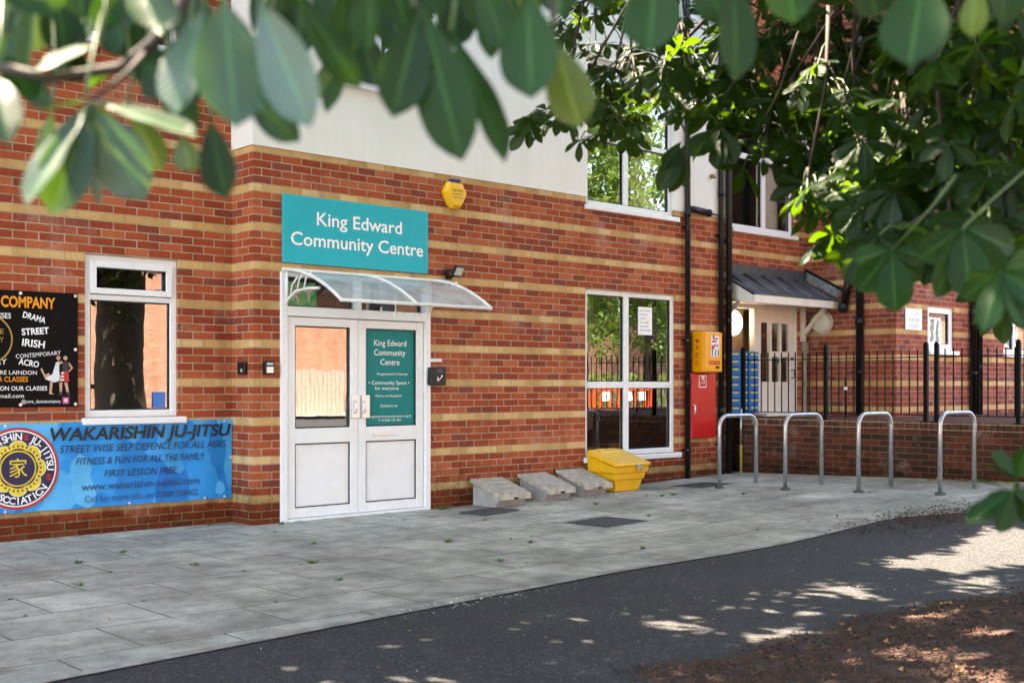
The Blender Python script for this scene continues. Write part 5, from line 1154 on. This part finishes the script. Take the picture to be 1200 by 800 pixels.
# ------------------------------------------------------------------ across the street (seen in the window reflections, and lighting the shade)
hs = tag(empty('opposite_house', (8, -24, 0)), 'first long brick house, directly opposite the community building', 'house')
def wallN(mb, u0, u1, z0, z1, y): return mb.add([(u0, y, z0), (u1, y, z0), (u1, y, z1), (u0, y, z1)], [(0, 1, 2, 3)])
MB().box(-16, 21, -31, -23, -.3, 5.6).build('wall', M_far, hs)
MB().prism([(-22.6, 5.5), (-22.6, 5.65), (-27, 8.6), (-31.4, 5.65), (-31.4, 5.5)], lambda a, b, d: (d, a, b), -16.3, 21.3).build('roof', M_tile, hs)
for x in (-13, -8.5, -4, .5, 5, 9.5, 14, 18.5):
    for z in (1.0, 3.5):
        f_ = MB(); 
        for bx in ((x - .65, x - .57, z, z + 1.35), (x + .57, x + .65, z, z + 1.35), (x - .57, x + .57, z, z + .08), (x - .57, x + .57, z + 1.27, z + 1.35), (x - .04, x + .04, z + .08, z + 1.27)): f_.box(bx[0], bx[1], -22.995, -22.94, bx[2], bx[3])
        fo = f_.build('window', M_upvc, hs); MB().box(x - .57, x + .57, -22.99, -22.97, z + .08, z + 1.27).build('pane', M_lead, fo)
h2 = copy_tree(hs); h2.location = (60, -24, 0); tag(h2, 'second long brick house, further along across the street')
hs['group'] = h2['group'] = 'brick houses across the street'
fc = tag(empty('board_fence', (12, -19.6, 0)), 'pale upright board fence with white posts in front of the opposite house', 'fence')
mb = MB(); x = 9.5
while x < 14.6: mb.box(x, x + .135, -19.62, -19.595, .05, 1.75 + random.uniform(-.03, .03)); x += .15
mb.build('boards', M_wood, fc)
for x in (9.4, 12.0, 14.7): MB().box(x, x + .12, -19.66, -19.56, -.05, 1.95).build('post', M_upvc, fc)
def blob_tree(x, y, h, r_, label, n=260):
    t = tag(empty('street_tree', (x, y, 0)), label, 'tree', 'trees across the street')
    MB().tube([(x, y, -.1), (x + .05, y, h * .3), (x, y + .1, h * .55)], [.24, .18, .1], 10).build('trunk', M_bark, t, smooth=True)
    lv = Leaves()
    for i in range(n):
        d = rnd_dir(); c = Vector((x, y, h * .62)) + Vector((d.x * r_, d.y * r_, d.z * h * .40)) * random.uniform(.45, 1)
        for k in range(9):
            p = c + rnd_dir() * random.uniform(.1, .55); lv.compound(p, rnd_dir(), (Vector((0, 0, .5)) + rnd_dir()).normalized(), random.uniform(.22, .36), LV_S, 4)
    lv.build('crown', M_far_leaf, t, smooth=True)
for i, (x, y, h, r_) in enumerate(((15, -10.8, 9.5, 3.0), (20.5, -12.5, 10, 3.2), (24, -21, 8.5, 2.6), (28.5, -23, 9.5, 3.0), (33, -21, 8, 2.8), (38, -24, 10, 3.4), (26, -27, 9, 3), (43, -26, 9, 3))):
    blob_tree(x, y, h, r_, ('leafy tree on the near pavement along the street from the chestnut', 'taller leafy tree further along the near pavement', 'leafy tree just right of the opposite house', 'tall round tree second along from the opposite house', 'lower tree in the middle of the row across the street', 'tallest tree toward the far end of the row across the street', 'tree set back behind the row beside the opposite house', 'last tree at the far end of the row across the street')[i])
hd = tag(empty('hedge', (30, -18.9, 0)), 'sunlit clipped green hedge across the street', 'hedge'); lv = Leaves()
for i in range(3200):
    p = Vector((random.uniform(22, 41), -18.9 + random.uniform(-.5, .5), random.uniform(.05, 1.7))); lv.compound(p, rnd_dir(), rnd_dir(), .17, LV_S, 4)
lv.build('foliage', M_far_leaf, hd, smooth=True); MB().box(22, 41, -19.1, -18.7, -.05, 1.4).build('branches', M_bark, hd)
def barrier(x, y, rz, label, first=None):
    t = empty('road_barrier', (0, 0, 0)) if first is None else copy_tree(first)
    if first is None:
        f_ = MB().box(-1, 1, -.03, .03, .86, 1.0).box(-1, 1, -.03, .03, .14, .26).box(-1, -.9, -.03, .03, .26, .86).box(.9, 1, -.03, .03, .26, .86)
        for k in range(6): a = -.75 + k * .3; f_.box(a - .04, a + .04, -.02, .02, .26, .86)
        f_.build('panel', M_orange, t, bevel=.01)
        for a in (-.62, .12, .62): MB().box(a - .14, a + .14, .022, .034, .62, .84).build('reflector_plate', M_letter, t)
        for a in (-.7, .7): MB().box(a - .08, a + .08, -.3, .3, 0, .12).build('foot', M_orange, t, bevel=.01)
    t.location = (x, y, gz(x, y)); t.rotation_euler.z = R(rz); return tag(t, label, 'barrier', 'orange barriers on the far side of the path')
b0 = barrier(13.4, -9.2, 4, 'orange and white plastic road barrier nearer the tree'); barrier(15.5, -9.05, 3, 'orange and white plastic road barrier further from the tree', b0)
